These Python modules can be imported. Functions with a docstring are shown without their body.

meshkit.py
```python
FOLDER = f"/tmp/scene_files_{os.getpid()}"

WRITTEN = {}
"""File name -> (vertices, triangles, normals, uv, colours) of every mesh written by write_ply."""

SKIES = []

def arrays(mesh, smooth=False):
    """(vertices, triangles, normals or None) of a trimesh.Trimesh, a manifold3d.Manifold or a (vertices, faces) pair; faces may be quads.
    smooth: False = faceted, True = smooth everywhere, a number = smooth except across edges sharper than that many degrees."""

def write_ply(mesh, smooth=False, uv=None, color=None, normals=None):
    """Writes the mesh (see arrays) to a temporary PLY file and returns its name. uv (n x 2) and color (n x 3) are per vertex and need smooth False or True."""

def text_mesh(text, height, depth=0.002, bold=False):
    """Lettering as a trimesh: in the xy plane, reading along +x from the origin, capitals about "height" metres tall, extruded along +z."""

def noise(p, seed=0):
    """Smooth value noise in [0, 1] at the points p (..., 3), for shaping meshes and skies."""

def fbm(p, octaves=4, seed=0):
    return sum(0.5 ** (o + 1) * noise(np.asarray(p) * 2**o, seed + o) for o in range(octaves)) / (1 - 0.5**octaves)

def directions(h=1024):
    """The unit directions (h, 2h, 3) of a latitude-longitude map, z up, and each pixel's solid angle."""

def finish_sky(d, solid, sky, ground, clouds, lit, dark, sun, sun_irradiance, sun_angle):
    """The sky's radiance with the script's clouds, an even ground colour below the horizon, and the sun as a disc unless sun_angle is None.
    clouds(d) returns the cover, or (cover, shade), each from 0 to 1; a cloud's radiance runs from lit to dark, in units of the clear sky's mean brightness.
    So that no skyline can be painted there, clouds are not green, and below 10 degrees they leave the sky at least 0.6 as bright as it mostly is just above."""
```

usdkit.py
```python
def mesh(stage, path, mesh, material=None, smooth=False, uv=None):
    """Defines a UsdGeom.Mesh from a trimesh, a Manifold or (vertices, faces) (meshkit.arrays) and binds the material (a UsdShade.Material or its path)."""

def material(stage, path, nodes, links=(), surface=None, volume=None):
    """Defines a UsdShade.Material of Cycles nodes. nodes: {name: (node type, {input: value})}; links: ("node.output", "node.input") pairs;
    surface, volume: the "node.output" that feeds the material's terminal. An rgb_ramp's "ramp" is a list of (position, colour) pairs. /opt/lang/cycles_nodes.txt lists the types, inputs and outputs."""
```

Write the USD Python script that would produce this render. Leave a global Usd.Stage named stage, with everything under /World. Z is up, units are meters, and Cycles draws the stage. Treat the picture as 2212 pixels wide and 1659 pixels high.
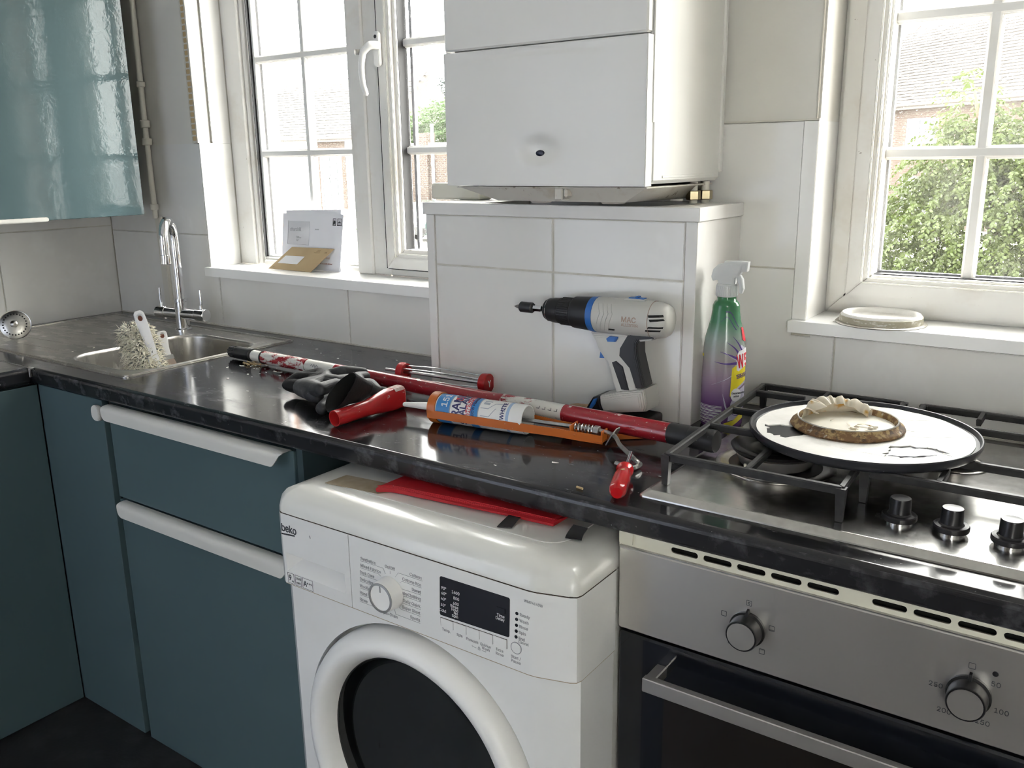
import math, random
import numpy as np, trimesh, usdkit, meshkit
import manifold3d as m3
from shapely.geometry import Polygon, Point, LineString, box as sbox
from shapely import affinity
from shapely.ops import unary_union
from pxr import Usd, UsdGeom, UsdLux, Gf, Sdf, UsdShade

stage = Usd.Stage.CreateInMemory()
UsdGeom.SetStageUpAxis(stage, UsdGeom.Tokens.z)
UsdGeom.SetStageMetersPerUnit(stage, 1.0)
UsdGeom.Xform.Define(stage, '/World')
stage.SetDefaultPrim(stage.GetPrimAtPath('/World'))
rng = np.random.default_rng(7)
random.seed(7)

# ---------------------------------------------------------------- camera
YAW, PITCH, ROLL = -0.617046, -0.248387, -0.014038
EYE = np.array([2.731872, -1.617841, 1.375490])
F_PX = 1901.52
cf = np.array([math.sin(YAW) * math.cos(PITCH), math.cos(YAW) * math.cos(PITCH), math.sin(PITCH)])
r0 = np.array([math.cos(YAW), -math.sin(YAW), 0.0]); u0 = np.cross(r0, cf)
cr = math.cos(ROLL) * r0 + math.sin(ROLL) * u0
cu = -math.sin(ROLL) * r0 + math.cos(ROLL) * u0
cam = UsdGeom.Camera.Define(stage, '/World/camera')
cam.CreateHorizontalApertureAttr(36.0)
cam.CreateVerticalApertureAttr(27.0)
cam.CreateFocalLengthAttr(36.0 * F_PX / 2212.0)
cam.CreateClippingRangeAttr(Gf.Vec2f(0.02, 1000.0))
cam.CreateFStopAttr(0.0)
cam.CreateExposureAttr(2.7)
mat4 = np.eye(4); mat4[0, :3] = cr; mat4[1, :3] = cu; mat4[2, :3] = -cf; mat4[3, :3] = EYE
cam.AddTransformOp().Set(Gf.Matrix4d(*mat4.ravel().tolist()))

# ---------------------------------------------------------------- sky: bright, evenly overcast, no sun disc
dome = UsdLux.DomeLight.Define(stage, '/World/sky')
dome.CreateIntensityAttr(1.0)
dome.CreateColorAttr(Gf.Vec3f(1.0, 0.985, 0.955))

# the hidden sun: a wide soft glow through thin cloud, up to the right of the windows
sun = UsdLux.DistantLight.Define(stage, '/World/sun')
sun.CreateAngleAttr(55.0); sun.CreateIntensityAttr(0.5); sun.CreateColorAttr(Gf.Vec3f(1.0, .985, .95))
sd0 = np.array([.76, .45, .47]); sd0 /= np.linalg.norm(sd0)
sx0 = np.cross([0, 0, 1.0], sd0); sx0 /= np.linalg.norm(sx0); sy0 = np.cross(sd0, sx0)
smat = np.eye(4); smat[0, :3] = sx0; smat[1, :3] = sy0; smat[2, :3] = sd0
sun.AddTransformOp().Set(Gf.Matrix4d(*smat.ravel().tolist()))

# ---------------------------------------------------------------- helpers
NAMES = {}
def path_of(name, parent):
    base = parent if isinstance(parent, str) else (str(parent.GetPath()) if parent is not None else '/World')
    k = NAMES.get((base, name), 0); NAMES[(base, name)] = k + 1
    return base + '/' + (name if k == 0 else '%s_%03d' % (name, k))
ORIGIN = {}
def setd(p, **kw):
    for k, v in kw.items():
        if v: p.SetCustomDataByKey(k, v)
def thing(name, label, cat, loc=(0, 0, 0), group=None, kind=None):
    x = UsdGeom.Xform.Define(stage, path_of(name, None))
    x.AddTranslateOp().Set(Gf.Vec3d(*map(float, loc)))
    p = x.GetPrim(); setd(p, label=label, category=cat, group=group, kind=kind)
    ORIGIN[str(p.GetPath())] = np.array(loc, float)
    return p
def struct(name, label=None, cat=None):
    x = UsdGeom.Xform.Define(stage, path_of(name, None)); p = x.GetPrim()
    setd(p, kind='structure', label=label, category=cat); ORIGIN[str(p.GetPath())] = np.zeros(3)
    return p
def cat(ms):
    out = []
    for m in ms:
        if hasattr(m, 'to_mesh'):
            q = m.to_mesh(); m = trimesh.Trimesh(q.vert_properties[:, :3], q.tri_verts, process=False)
        out.append(m)
    return trimesh.util.concatenate(out) if len(out) > 1 else out[0]
def obj(name, mesh, mat, parent=None, smooth=35, label=None, kind=None, category=None, group=None):
    """One Mesh prim. Vertices come in world coordinates; the parent thing's origin is taken off."""
    if isinstance(mesh, (list, tuple)) and not isinstance(mesh[0], np.ndarray): mesh = cat(mesh)
    if hasattr(mesh, 'to_mesh'): mesh = cat([mesh])
    mesh = mesh.copy()
    if parent is not None:
        top = '/'.join(str(parent.GetPath()).split('/')[:3])
        mesh.apply_translation(-ORIGIN.get(top, np.zeros(3)))
    path = path_of(name, parent)
    g = usdkit.mesh(stage, path, mesh, M[mat] if isinstance(mat, str) else mat, smooth=smooth)
    p = g.GetPrim(); setd(p, label=label, kind=kind, category=category, group=group)
    return p
def copy_of(src, loc, label):
    was = src.GetCustomData(); name = src.GetName()
    x = UsdGeom.Xform.Define(stage, path_of(name, None)); p = x.GetPrim()
    p.GetReferences().AddInternalReference(src.GetPath())
    x.ClearXformOpOrder(); x.AddTranslateOp().Set(Gf.Vec3d(*map(float, loc)))
    p.SetInstanceable(True); setd(p, label=label, category=was['category'], group=was.get('group'))
    return p
def V(*a): return np.array(a, float)
def unit(a): a = np.asarray(a, float); return a / np.linalg.norm(a)
def hull(pts): return trimesh.convex.convex_hull(np.asarray(pts, float))
def objs(name, meshes, mat, parent=None, **kw):
    return [obj(name, m, mat, parent, **kw) for m in meshes]
def bx(x0, x1, y0, y1, z0, z1, b=0.0):
    if x0 > x1: x0, x1 = x1, x0
    if y0 > y1: y0, y1 = y1, y0
    if z0 > z1: z0, z1 = z1, z0
    if b <= 0:
        m = trimesh.creation.box((x1 - x0, y1 - y0, z1 - z0)); m.apply_translation(((x0 + x1) / 2, (y0 + y1) / 2, (z0 + z1) / 2)); return m
    b = min(b, (x1 - x0) / 2.01, (y1 - y0) / 2.01, (z1 - z0) / 2.01)
    p = []
    for x, i in ((x0, b), (x1, -b)):
        for y, j in ((y0, b), (y1, -b)):
            for z, k in ((z0, b), (z1, -b)):
                p += [(x, y + j, z + k), (x + i, y, z + k), (x + i, y + j, z)]
    return hull(p)
def rbx(x0, x1, y0, y1, z0, z1, r, n=2):
    s = trimesh.creation.icosphere(n, r).vertices
    return hull(np.vstack([s + (x, y, z) for x in (x0 + r, x1 - r) for y in (y0 + r, y1 - r) for z in (z0 + r, z1 - r)]))
def frame_of(axis):
    t = unit(axis); a = np.cross(t, V(0, 0, 1) if abs(t[2]) < .9 else V(1, 0, 0)); a = unit(a); return a, np.cross(t, a), t
def grid_faces(n, m, closed=True):
    f = []
    for i in range(n - 1):
        for j in range(m if closed else m - 1):
            a, b = i * m + j, i * m + (j + 1) % m
            c, d = a + m, b + m
            f += [(a, b, d), (a, d, c)]
    return f
def loft(rings, cap=True):
    rings = [np.asarray(r, float) for r in rings]; m = len(rings[0])
    v = np.vstack(rings); f = grid_faces(len(rings), m)
    if cap:
        for k, flip in ((0, True), (len(rings) - 1, False)):
            c = len(v); v = np.vstack([v, rings[k].mean(0)])
            for j in range(m):
                a, b = k * m + j, k * m + (j + 1) % m
                f.append((b, a, c) if flip else (a, b, c))
    t = trimesh.Trimesh(v, f, process=False)
    if cap:
        try:
            if t.volume < 0: t.invert()
        except Exception: pass
    return t
def lathe(prof, origin, axis=(0, 0, 1), n=40, closed=False, sx=1.0, sy=1.0):
    """prof: (radius, height) along axis. closed: the profile is a loop (a ring)."""
    a, b, t = frame_of(axis); o = np.asarray(origin, float); ang = np.arange(n) * 2 * math.pi / n
    ring = lambda r, h: o + t * h + r * (sx * np.cos(ang)[:, None] * a + sy * np.sin(ang)[:, None] * b)
    rings = [ring(max(r, 1e-5), h) for r, h in prof]
    if closed: rings.append(rings[0]); m = loft(rings, cap=False); return m if m.volume > 0 else (m.invert() or m)
    return loft(rings, cap=True)
def cyl(p0, p1, r, n=24, r1=None, b=0.0):
    p0, p1 = np.asarray(p0, float), np.asarray(p1, float); L = np.linalg.norm(p1 - p0); r1 = r if r1 is None else r1
    prof = [(r, 0), (r1, L)] if b <= 0 else [(r - b, 0), (r, b), (r1, L - b), (r1 - b, L)]
    return lathe(prof, p0, p1 - p0, n)
def spline(pts, n=8):
    p = np.asarray(pts, float); q = np.vstack([2 * p[0] - p[1], p, 2 * p[-1] - p[-2]]); out = []
    for i in range(1, len(q) - 2):
        for t in np.linspace(0, 1, n, endpoint=False):
            a, b, c, d = q[i - 1], q[i], q[i + 1], q[i + 2]
            out.append(.5 * (2 * b + (c - a) * t + (2 * a - 5 * b + 4 * c - d) * t * t + (3 * b - a - 3 * c + d) * t ** 3))
    return np.array(out + [p[-1]])
def tube(pts, r, n=12, smooth=0):
    p = spline(pts, smooth) if smooth else np.asarray(pts, float)
    r = np.broadcast_to(r, (len(p),)) if np.ndim(r) == 0 or len(np.atleast_1d(r)) == len(p) else np.interp(np.linspace(0, 1, len(p)), np.linspace(0, 1, len(r)), r)
    t = np.gradient(p, axis=0); t /= np.linalg.norm(t, axis=1, keepdims=True) + 1e-12
    a = frame_of(t[0])[0]; rings = []; ang = np.arange(n) * 2 * math.pi / n
    for i in range(len(p)):
        a = a - t[i] * (a @ t[i]); a = unit(a); b = np.cross(t[i], a)
        rings.append(p[i] + r[i] * (np.cos(ang)[:, None] * a + np.sin(ang)[:, None] * b))
    return loft(rings)
def ext(poly, h):
    polys = [g for g in getattr(poly, 'geoms', [poly]) if g.geom_type == 'Polygon' and g.area > 1e-9]
    return cat([trimesh.creation.extrude_polygon(g, h, engine='earcut') for g in polys])
def P2(pts): return pts if hasattr(pts, 'geom_type') else Polygon(pts)
def prism(poly, h0, h1, plane='xy'):
    """Extrudes a 2-D outline: xy along z, xz along y, yz along x, from h0 to h1."""
    if h0 > h1: h0, h1 = h1, h0
    m = ext(P2(poly), h1 - h0); v = m.vertices.copy(); f = m.faces.copy()
    w = np.empty_like(v)
    if plane == 'xy': w[:] = v + (0, 0, h0)
    elif plane == 'xz': w[:, 0], w[:, 2], w[:, 1] = v[:, 0], v[:, 1], v[:, 2] + h0; f = f[:, ::-1]
    else: w[:, 1], w[:, 2], w[:, 0] = v[:, 0], v[:, 1], v[:, 2] + h0
    return trimesh.Trimesh(w, f, process=False)
def puff(poly, h0, h1, b, plane='xy'):
    """An extrusion whose edges are rounded in three steps."""
    poly = P2(poly); out = []
    if h0 > h1: h0, h1 = h1, h0
    for k in (0, .08, .3, .62, 1):
        q = poly.buffer(-b * k) if k else poly
        off = b * (1 - math.sqrt(max(0, 1 - (1 - k) ** 2)))
        if not q.is_empty: out.append(prism(q, h0 + off, h1 - off, plane))
    return cat(out)
def rrect(x0, x1, y0, y1, r, n=6):
    return sbox(min(x0, x1) + r, min(y0, y1) + r, max(x0, x1) - r, max(y0, y1) - r).buffer(r, quad_segs=n)
def ring_pts(poly, n):
    """n points evenly along an outline, starting at its rightmost point, counter-clockwise."""
    l = poly.exterior; c = np.array(l.coords)
    if not l.is_ccw: l = LineString(c[::-1])
    else: l = LineString(c)
    L = l.length; base = l.project(Point(poly.bounds[2], (poly.bounds[1] + poly.bounds[3]) / 2))
    return np.array([l.interpolate((base + L * i / n) % L).coords[0] for i in range(n)])
def trans(m, R=None, t=(0, 0, 0)):
    m = m.copy(); T = np.eye(4)
    if R is not None: T[:3, :3] = R
    T[:3, 3] = t; m.apply_transform(T); return m
def basis(x, y, z): return np.stack([x, y, z], 1)
def text(s, h, at, right=(1, 0, 0), up=(0, 0, 1), depth=.0004, anchor='l', bold=False, squeeze=1.0):
    m = meshkit.text_mesh(s, h, depth, bold); m.apply_scale((squeeze, 1, 1)); w = m.bounds[1, 0]
    m.apply_translation((-{'l': 0, 'c': w / 2, 'r': w}[anchor], 0, 0))
    right = unit(right); up = unit(up); return trans(m, basis(right, up, np.cross(right, up)), at)
def line2(p, q, w, at_y, plane='xz', d=.0004):
    """A thin printed line on a wall-parallel face (y = at_y), from p to q in (x, z)."""
    return prism(LineString([p, q]).buffer(w / 2, cap_style=2), at_y - d, at_y + d / 2, plane)
def union(ms): return m3.Manifold.batch_boolean([mf(m) for m in ms], m3.OpType.Add)
def mf(m):
    if isinstance(m, m3.Manifold): return m
    m = m.copy(); m.merge_vertices()
    return m3.Manifold(m3.Mesh(np.asarray(m.vertices, np.float32), np.asarray(m.faces, np.uint32)))
def blob(spheres, bones, edge=.004, it=12):
    """A continuous body: hulls of the spheres at each bone's ends, united, refined and smoothed."""
    s = trimesh.creation.icosphere(2, 1.0).vertices
    parts = [mf(hull(np.vstack([s * spheres[k][1] + spheres[k][0] for k in b]))) for b in bones]
    u = m3.Manifold.batch_boolean(parts, m3.OpType.Add).refine_to_length(edge).to_mesh()
    t = trimesh.Trimesh(u.vert_properties[:, :3], u.tri_verts, process=True)
    trimesh.smoothing.filter_laplacian(t, lamb=.45, iterations=max(3, it // 2)); return t

# ---------------------------------------------------------------- materials
M = {}
UsdGeom.Scope.Define(stage, '/World/Looks')
def mk(name, nodes, links, surface='p.BSDF'):
    M[name] = usdkit.material(stage, '/World/Looks/' + name, nodes, links, surface=surface)
def pm(name, col, rough=.5, metal=0.0, spec=.5, col2=None, nscale=8.0, lo=.35, hi=.65, bump=0.0, bscale=60.0, bdist=.002, coat=0.0, rough2=None, detail=4.0, stretch=None, extra=None, distort=0.0):
    """A principled surface whose colour and roughness may wander between two values by noise over the object's own place."""
    n = {'p': ('principled_bsdf', dict(base_color=col, roughness=rough, metallic=metal, specular_ior_level=spec, coat_weight=coat, **(extra or {}))), 'g': ('geometry', {})}
    l = []; src = 'g.position'
    if stretch is not None:
        n['mp'] = ('mapping', {'mapping_type': 'point', 'scale': stretch}); l.append(('g.position', 'mp.vector')); src = 'mp.vector'
    if col2 is not None or rough2 is not None:
        n['t'] = ('noise_texture', dict(scale=nscale, detail=detail, roughness=.6, distortion=distort)); l.append((src, 't.vector'))
        if col2 is not None:
            n['r'] = ('rgb_ramp', {'ramp': [(0, col), (lo, col), (hi, col2), (1, col2)]}); l += [('t.fac', 'r.fac'), ('r.color', 'p.base_color')]
        if rough2 is not None:
            n['rr'] = ('map_range', dict(from_min=lo, from_max=hi, to_min=rough, to_max=rough2, clamp=True)); l += [('t.fac', 'rr.value'), ('rr.result', 'p.roughness')]
    if bump > 0:
        n['bt'] = ('noise_texture', dict(scale=bscale, detail=3.0, roughness=.55)); n['b'] = ('bump', dict(strength=bump, distance=bdist))
        l += [(src, 'bt.vector'), ('bt.fac', 'b.height'), ('b.normal', 'p.normal')]
    mk(name, n, l)
def speck(name, base, specks, rough=.4, metal=0.0, spec=.5, coat=0.0, bump=0.0, bscale=200.0, bdist=.001):
    """A surface with several layers of flakes, stains or scuffs: specks = [(scale, from, to, colour, amount, stretch, roughness)]."""
    n = {'p': ('principled_bsdf', dict(base_color=base, roughness=rough, metallic=metal, specular_ior_level=spec, coat_weight=coat)), 'g': ('geometry', {}), 'c0': ('rgb_ramp', {'ramp': [(0, base), (1, base)]})}
    l = []; prev = 'c0.color'; prevr = None
    for i, (sc, a, b, col, amt, st, rg) in enumerate(specks):
        n['m%d' % i] = ('mapping', {'mapping_type': 'point', 'scale': st or (1, 1, 1), 'location': (i * 3.7, i * 1.3, i * 5.1)})
        n['t%d' % i] = ('noise_texture', dict(scale=sc, detail=5.0, roughness=.62))
        n['q%d' % i] = ('map_range', dict(from_min=a, from_max=b, to_min=0.0, to_max=amt, clamp=True))
        n['x%d' % i] = ('mix', dict(mix_type='mix', color2=col))
        l += [('g.position', 'm%d.vector' % i), ('m%d.vector' % i, 't%d.vector' % i), ('t%d.fac' % i, 'q%d.value' % i), ('q%d.result' % i, 'x%d.fac' % i), (prev, 'x%d.color1' % i)]
        prev = 'x%d.color' % i
        if rg is not None:
            n['f%d' % i] = ('mix_float', dict(a=rough, b=rg)); l.append(('q%d.result' % i, 'f%d.fac' % i))
            if prevr: l.append((prevr, 'f%d.a' % i))
            prevr = 'f%d.result' % i
    l.append((prev, 'p.base_color'))
    if prevr: l.append((prevr, 'p.roughness'))
    if bump > 0:
        n['bt'] = ('noise_texture', dict(scale=bscale, detail=3.0, roughness=.6)); n['b'] = ('bump', dict(strength=bump, distance=bdist))
        l += [('g.position', 'bt.vector'), ('bt.fac', 'b.height'), ('b.normal', 'p.normal')]
    mk(name, n, l)

pm('wall_paint', (.66, .645, .60), .75, col2=(.62, .60, .55), nscale=3, bump=.12, bscale=90)
pm('room_wall', (.80, .79, .77), .8)
pm('door_brown', (.09, .055, .04), .5)
pm('ceiling_paint', (.82, .815, .80), .8)
pm('floor_vinyl', (.022, .021, .022), .45, col2=(.05, .05, .05), nscale=14, lo=.5, hi=.8, bump=.2, bscale=120)
speck('tile_white', (.70, .69, .665), [(60, .74, .78, (.36, .31, .24), .7, None, .5), (5, .55, .75, (.64, .62, .575), .8, None, .25), (3, .60, .66, (.74, .735, .715), .6, None, .32)], rough=.13, bump=.05, bscale=9, bdist=.01)
pm('grout', (.50, .475, .41), .85, col2=(.60, .58, .53), nscale=25)
pm('upvc', (.78, .775, .755), .3, col2=(.72, .70, .655), nscale=9, lo=.5, hi=.8, coat=.2)
speck('upvc_dirty', (.76, .745, .71), [(70, .72, .76, (.16, .12, .08), .8, None, None), (8, .52, .75, (.62, .57, .49), .7, None, None)], rough=.35)
pm('gasket', (.02, .02, .022), .6)
pm('spacer_bar', (.22, .22, .24), .35, metal=.8)
pm('sill_board', (.82, .82, .81), .32, coat=.2)
pm('melamine', (.72, .71, .695), .38, col2=(.66, .645, .62), nscale=5)
pm('white_plastic', (.80, .795, .78), .35)
pm('cream_plastic', (.66, .64, .55), .5)
pm('painted_pipe', (.60, .575, .51), .5, bump=.2, bscale=70)
pm('teal_gloss', (.078, .118, .128), .035, spec=.17, bump=.11, bscale=55, bdist=.0025)
pm('teal_edge', (.040, .062, .068), .3)
pm('handle_white', (.62, .61, .575), .35)
speck('worktop_black', (.013, .013, .015), [(7, .54, .80, (.050, .050, .056), .8, (1, 2.2, 1), .30), (45, .64, .72, (.07, .07, .075), .7, (.6, 2, 1), .40), (160, .705, .73, (.42, .42, .41), .8, None, .7), (30, .73, .75, (.36, .36, .36), .7, (.7, 1.6, 1), .7)], rough=.11, spec=.55, bump=.02, bscale=40, bdist=.003)
speck('worktop_edge', (.016, .016, .018), [(26, .52, .7, (.05, .05, .055), .9, None, .45), (40, .69, .72, (.27, .27, .28), .8, None, .7), (130, .72, .74, (.42, .42, .41), .8, None, .7)], rough=.2, bump=.03, bscale=60, bdist=.003)
pm('brushed_steel', (.60, .575, .545), .27, metal=.82, spec=.5)
pm('hob_steel', (.60, .59, .57), .19, metal=1.0, col2=(.57, .56, .54), nscale=12, rough2=.25)
speck('sink_steel', (.50, .485, .455), [(7, .5, .7, (.40, .38, .35), .9, (1, 3, 1), .45), (14, .6, .72, (.72, .71, .69), .5, (1, 2, 1), .7)], rough=.3, metal=1.0, bump=.05, bscale=60)
pm('chrome', (.78, .78, .79), .06, metal=1.0)
pm('zinc', (.52, .52, .51), .35, metal=1.0, col2=(.36, .35, .33), nscale=60)
pm('steel_wire', (.66, .66, .66), .22, metal=1.0)
pm('brass', (.40, .34, .22), .35, metal=1.0)
pm('cast_iron', (.016, .016, .017), .42, col2=(.03, .03, .03), nscale=60, bump=.25, bscale=300, bdist=.0006)
pm('black_enamel', (.010, .010, .011), .32, spec=.35)
pm('black_knob', (.010, .0095, .012), .28)
pm('black_rubber', (.014, .014, .015), .62, col2=(.03, .03, .03), nscale=50)
pm('black_void', (.004, .004, .004), .8)
pm('oven_glass', (.006, .007, .010), .06, spec=.5)
pm('oven_glass_inner', (.012, .010, .009), .12, spec=.5)
pm('enamel_cream', (.60, .58, .48), .4)
speck('washer_white', (.74, .74, .735), [(90, .735, .76, (.34, .32, .28), .7, None, None), (4, .5, .72, (.71, .705, .69), .9, None, None)], rough=.22, coat=.25)
speck('washer_lid', (.70, .70, .675), [(6, .45, .7, (.62, .61, .57), .8, None, .35), (120, .735, .76, (.2, .18, .14), .8, None, None)], rough=.2, coat=.25)
speck('washer_side', (.62, .615, .585), [(50, .68, .73, (.30, .27, .21), .8, (1, 1, .3), None), (5, .45, .7, (.52, .51, .47), .8, None, None)], rough=.3)
pm('grime', (.08, .055, .035), .8, col2=(.02, .015, .01), nscale=80)
pm('print_grey', (.27, .275, .29), .6)
pm('print_dark', (.035, .037, .045), .5)
pm('display_black', (.016, .017, .022), .22)
pm('print_white', (.72, .73, .74), .6)
pm('knob_ring', (.42, .42, .42), .3, metal=.6)
pm('drum_steel', (.09, .09, .095), .3, metal=1.0)
mk('door_glass', {'gl': ('glossy_bsdf', dict(color=(.9, .9, .9), roughness=.03)), 'tr': ('transparent_bsdf', dict(color=(.45, .46, .47))), 'lw': ('layer_weight', dict(blend=.5)), 'pw': ('math', dict(math_type='power', value2=4.5)), 'fr': ('math', dict(math_type='multiply_add', value2=.9, value3=.03)), 'm': ('mix_closure', {})}, [('lw.facing', 'pw.value1'), ('pw.value', 'fr.value1'), ('fr.value', 'm.fac'), ('tr.BSDF', 'm.closure1'), ('gl.BSDF', 'm.closure2')], 'm.closure')
# mostly clear window glass with dirt specks and a film standing for glare haze
mk('window_glass', {'g': ('geometry', {}), 't': ('noise_texture', dict(scale=240.0, detail=2.0)), 'q': ('map_range', dict(from_min=.71, from_max=.74, to_min=.004, to_max=.30, clamp=True)),
    't2': ('noise_texture', dict(scale=5.0, detail=3.0)), 'q2': ('map_range', dict(from_min=.4, from_max=.7, to_min=.0, to_max=.016, clamp=True)), 'ad': ('math', dict(math_type='add', use_clamp=True)),
    'gl': ('glossy_bsdf', dict(color=(1, 1, 1), roughness=.0)), 'tr': ('transparent_bsdf', dict(color=(.95, .96, .95))), 'lw': ('layer_weight', dict(blend=.5)), 'pw': ('math', dict(math_type='power', value2=4.5)), 'fr': ('math', dict(math_type='multiply_add', value2=.9, value3=.035)), 'm': ('mix_closure', {}),
    'df': ('translucent_bsdf', dict(color=(.75, .75, .73))), 'm2': ('mix_closure', {})},
   [('g.position', 't.vector'), ('g.position', 't2.vector'), ('t.fac', 'q.value'), ('t2.fac', 'q2.value'), ('q.result', 'ad.value1'), ('q2.result', 'ad.value2'), ('lw.facing', 'pw.value1'), ('pw.value', 'fr.value1'), ('fr.value', 'm.fac'), ('tr.BSDF', 'm.closure1'), ('gl.BSDF', 'm.closure2'), ('ad.value', 'm2.fac'), ('m.closure', 'm2.closure1'), ('df.BSDF', 'm2.closure2')], 'm2.closure')
mk('frosted_glass', {'tl': ('translucent_bsdf', dict(color=(.345, .365, .405))), 'gl': ('glossy_bsdf', dict(color=(1, 1, 1), roughness=.3)), 'm': ('mix_closure', dict(fac=.05))}, [('tl.BSDF', 'm.closure1'), ('gl.BSDF', 'm.closure2')], 'm.closure')
pm('boiler_white', (.70, .69, .665), .33, coat=.15)
pm('boiler_side', (.74, .735, .70), .35, coat=.15)
speck('dirty_plastic', (.60, .575, .52), [(40, .62, .68, (.12, .07, .04), .8, None, None), (14, .52, .7, (.42, .34, .24), .7, None, None)], rough=.5)
pm('badge_blue', (.008, .012, .035), .15, coat=.5)
pm('envelope_white', (.72, .72, .76), .7, bump=.15, bscale=25, bdist=.004)
pm('envelope_window', (.58, .58, .61), .12, bump=.2, bscale=30, bdist=.004)
pm('manila', (.48, .36, .205), .7, col2=(.44, .325, .18), nscale=12)
pm('paper', (.78, .78, .79), .7)
pm('print_brown', (.20, .13, .06), .7)
pm('terracotta_print', (.28, .10, .07), .7)
for nm, base, fl, lo, hi in (('pole_red', (.30, .012, .022), (.68, .66, .62), .63, .68), ('pole_mixed', (.30, .012, .022), (.66, .64, .60), .46, .54), ('pole_white', (.68, .665, .62), (.30, .012, .022), .66, .70)):
    speck(nm, base, [(70, lo, hi, fl, 1.0, (.45, 1, 1), .6), (260, .68, .71, (.72, .70, .66), .9, None, .7)], rough=.2, coat=.5)
speck('black_grip', (.014, .014, .015), [(120, .70, .73, (.5, .5, .48), .8, None, .8)], rough=.5)
speck('glove_nitrile', (.020, .020, .022), [(24, .50, .70, (.10, .10, .105), .8, None, None), (160, .70, .73, (.5, .5, .5), .7, None, None)], rough=.55, bump=.3, bscale=120, bdist=.001)
pm('glove_cuff', (.008, .008, .009), .85, bump=.4, bscale=200)
speck('red_tube', (.46, .016, .020), [(60, .66, .70, (.62, .56, .53), .9, None, .6), (200, .70, .73, (.6, .52, .5), .8, None, .6)], rough=.3, coat=.2)
pm('red_chalky', (.55, .30, .28), .7, col2=(.68, .62, .58), nscale=90)
pm('red_cap', (.42, .010, .014), .32)
speck('gun_orange', (.50, .125, .018), [(80, .70, .73, (.4, .36, .3), .8, None, .6)], rough=.35)
pm('cartridge_white', (.72, .72, .71), .3)
pm('cartridge_inside', (.55, .55, .54), .5)
pm('print_blue', (.03, .20, .50), .4)
pm('print_navy', (.02, .02, .12), .4)
pm('print_red', (.50, .015, .025), .4)
pm('print_steel', (.33, .36, .42), .4)
pm('print_pale_blue', (.30, .42, .60), .4)
mk('red_acrylic', {'p': ('principled_bsdf', dict(base_color=(.62, .016, .022), roughness=.12, transmission_weight=.35, ior=1.45, subsurface_weight=.2, subsurface_scale=.01))}, [])
mk('amber_acrylic', {'p': ('principled_bsdf', dict(base_color=(.62, .40, .24), roughness=.2, transmission_weight=.45, ior=1.45))}, [])
speck('drill_grey', (.50, .495, .465), [(50, .68, .72, (.36, .27, .20), .5, None, None), (120, .72, .75, (.2, .18, .15), .7, None, None)], rough=.42)
speck('drill_black', (.012, .012, .013), [(140, .72, .74, (.45, .45, .43), .8, None, .7)], rough=.45)
pm('drill_blue', (.018, .125, .42), .4)
pm('worn_print', (.36, .26, .21), .6)
pm('brush_bristle', (.33, .26, .22), .8)
speck('brush_handle', (.66, .66, .67), [(30, .55, .68, (.40, .41, .45), .6, None, None)], rough=.55)
pm('hole_brown', (.16, .05, .03), .7)
pm('nap_cream', (.72, .69, .58), .9)
pm('nap_grey', (.17, .18, .18), .9)
pm('flake', (.68, .66, .62), .8)
pm('shaving', (.46, .34, .18), .8)
speck('tray_black', (.020, .021, .026), [(200, .70, .73, (.5, .5, .5), .6, None, .6)], rough=.3)
pm('paint_film', (.80, .785, .755), .55, col2=(.74, .725, .69), nscale=30, bump=.35, bscale=35, bdist=.004)
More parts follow.
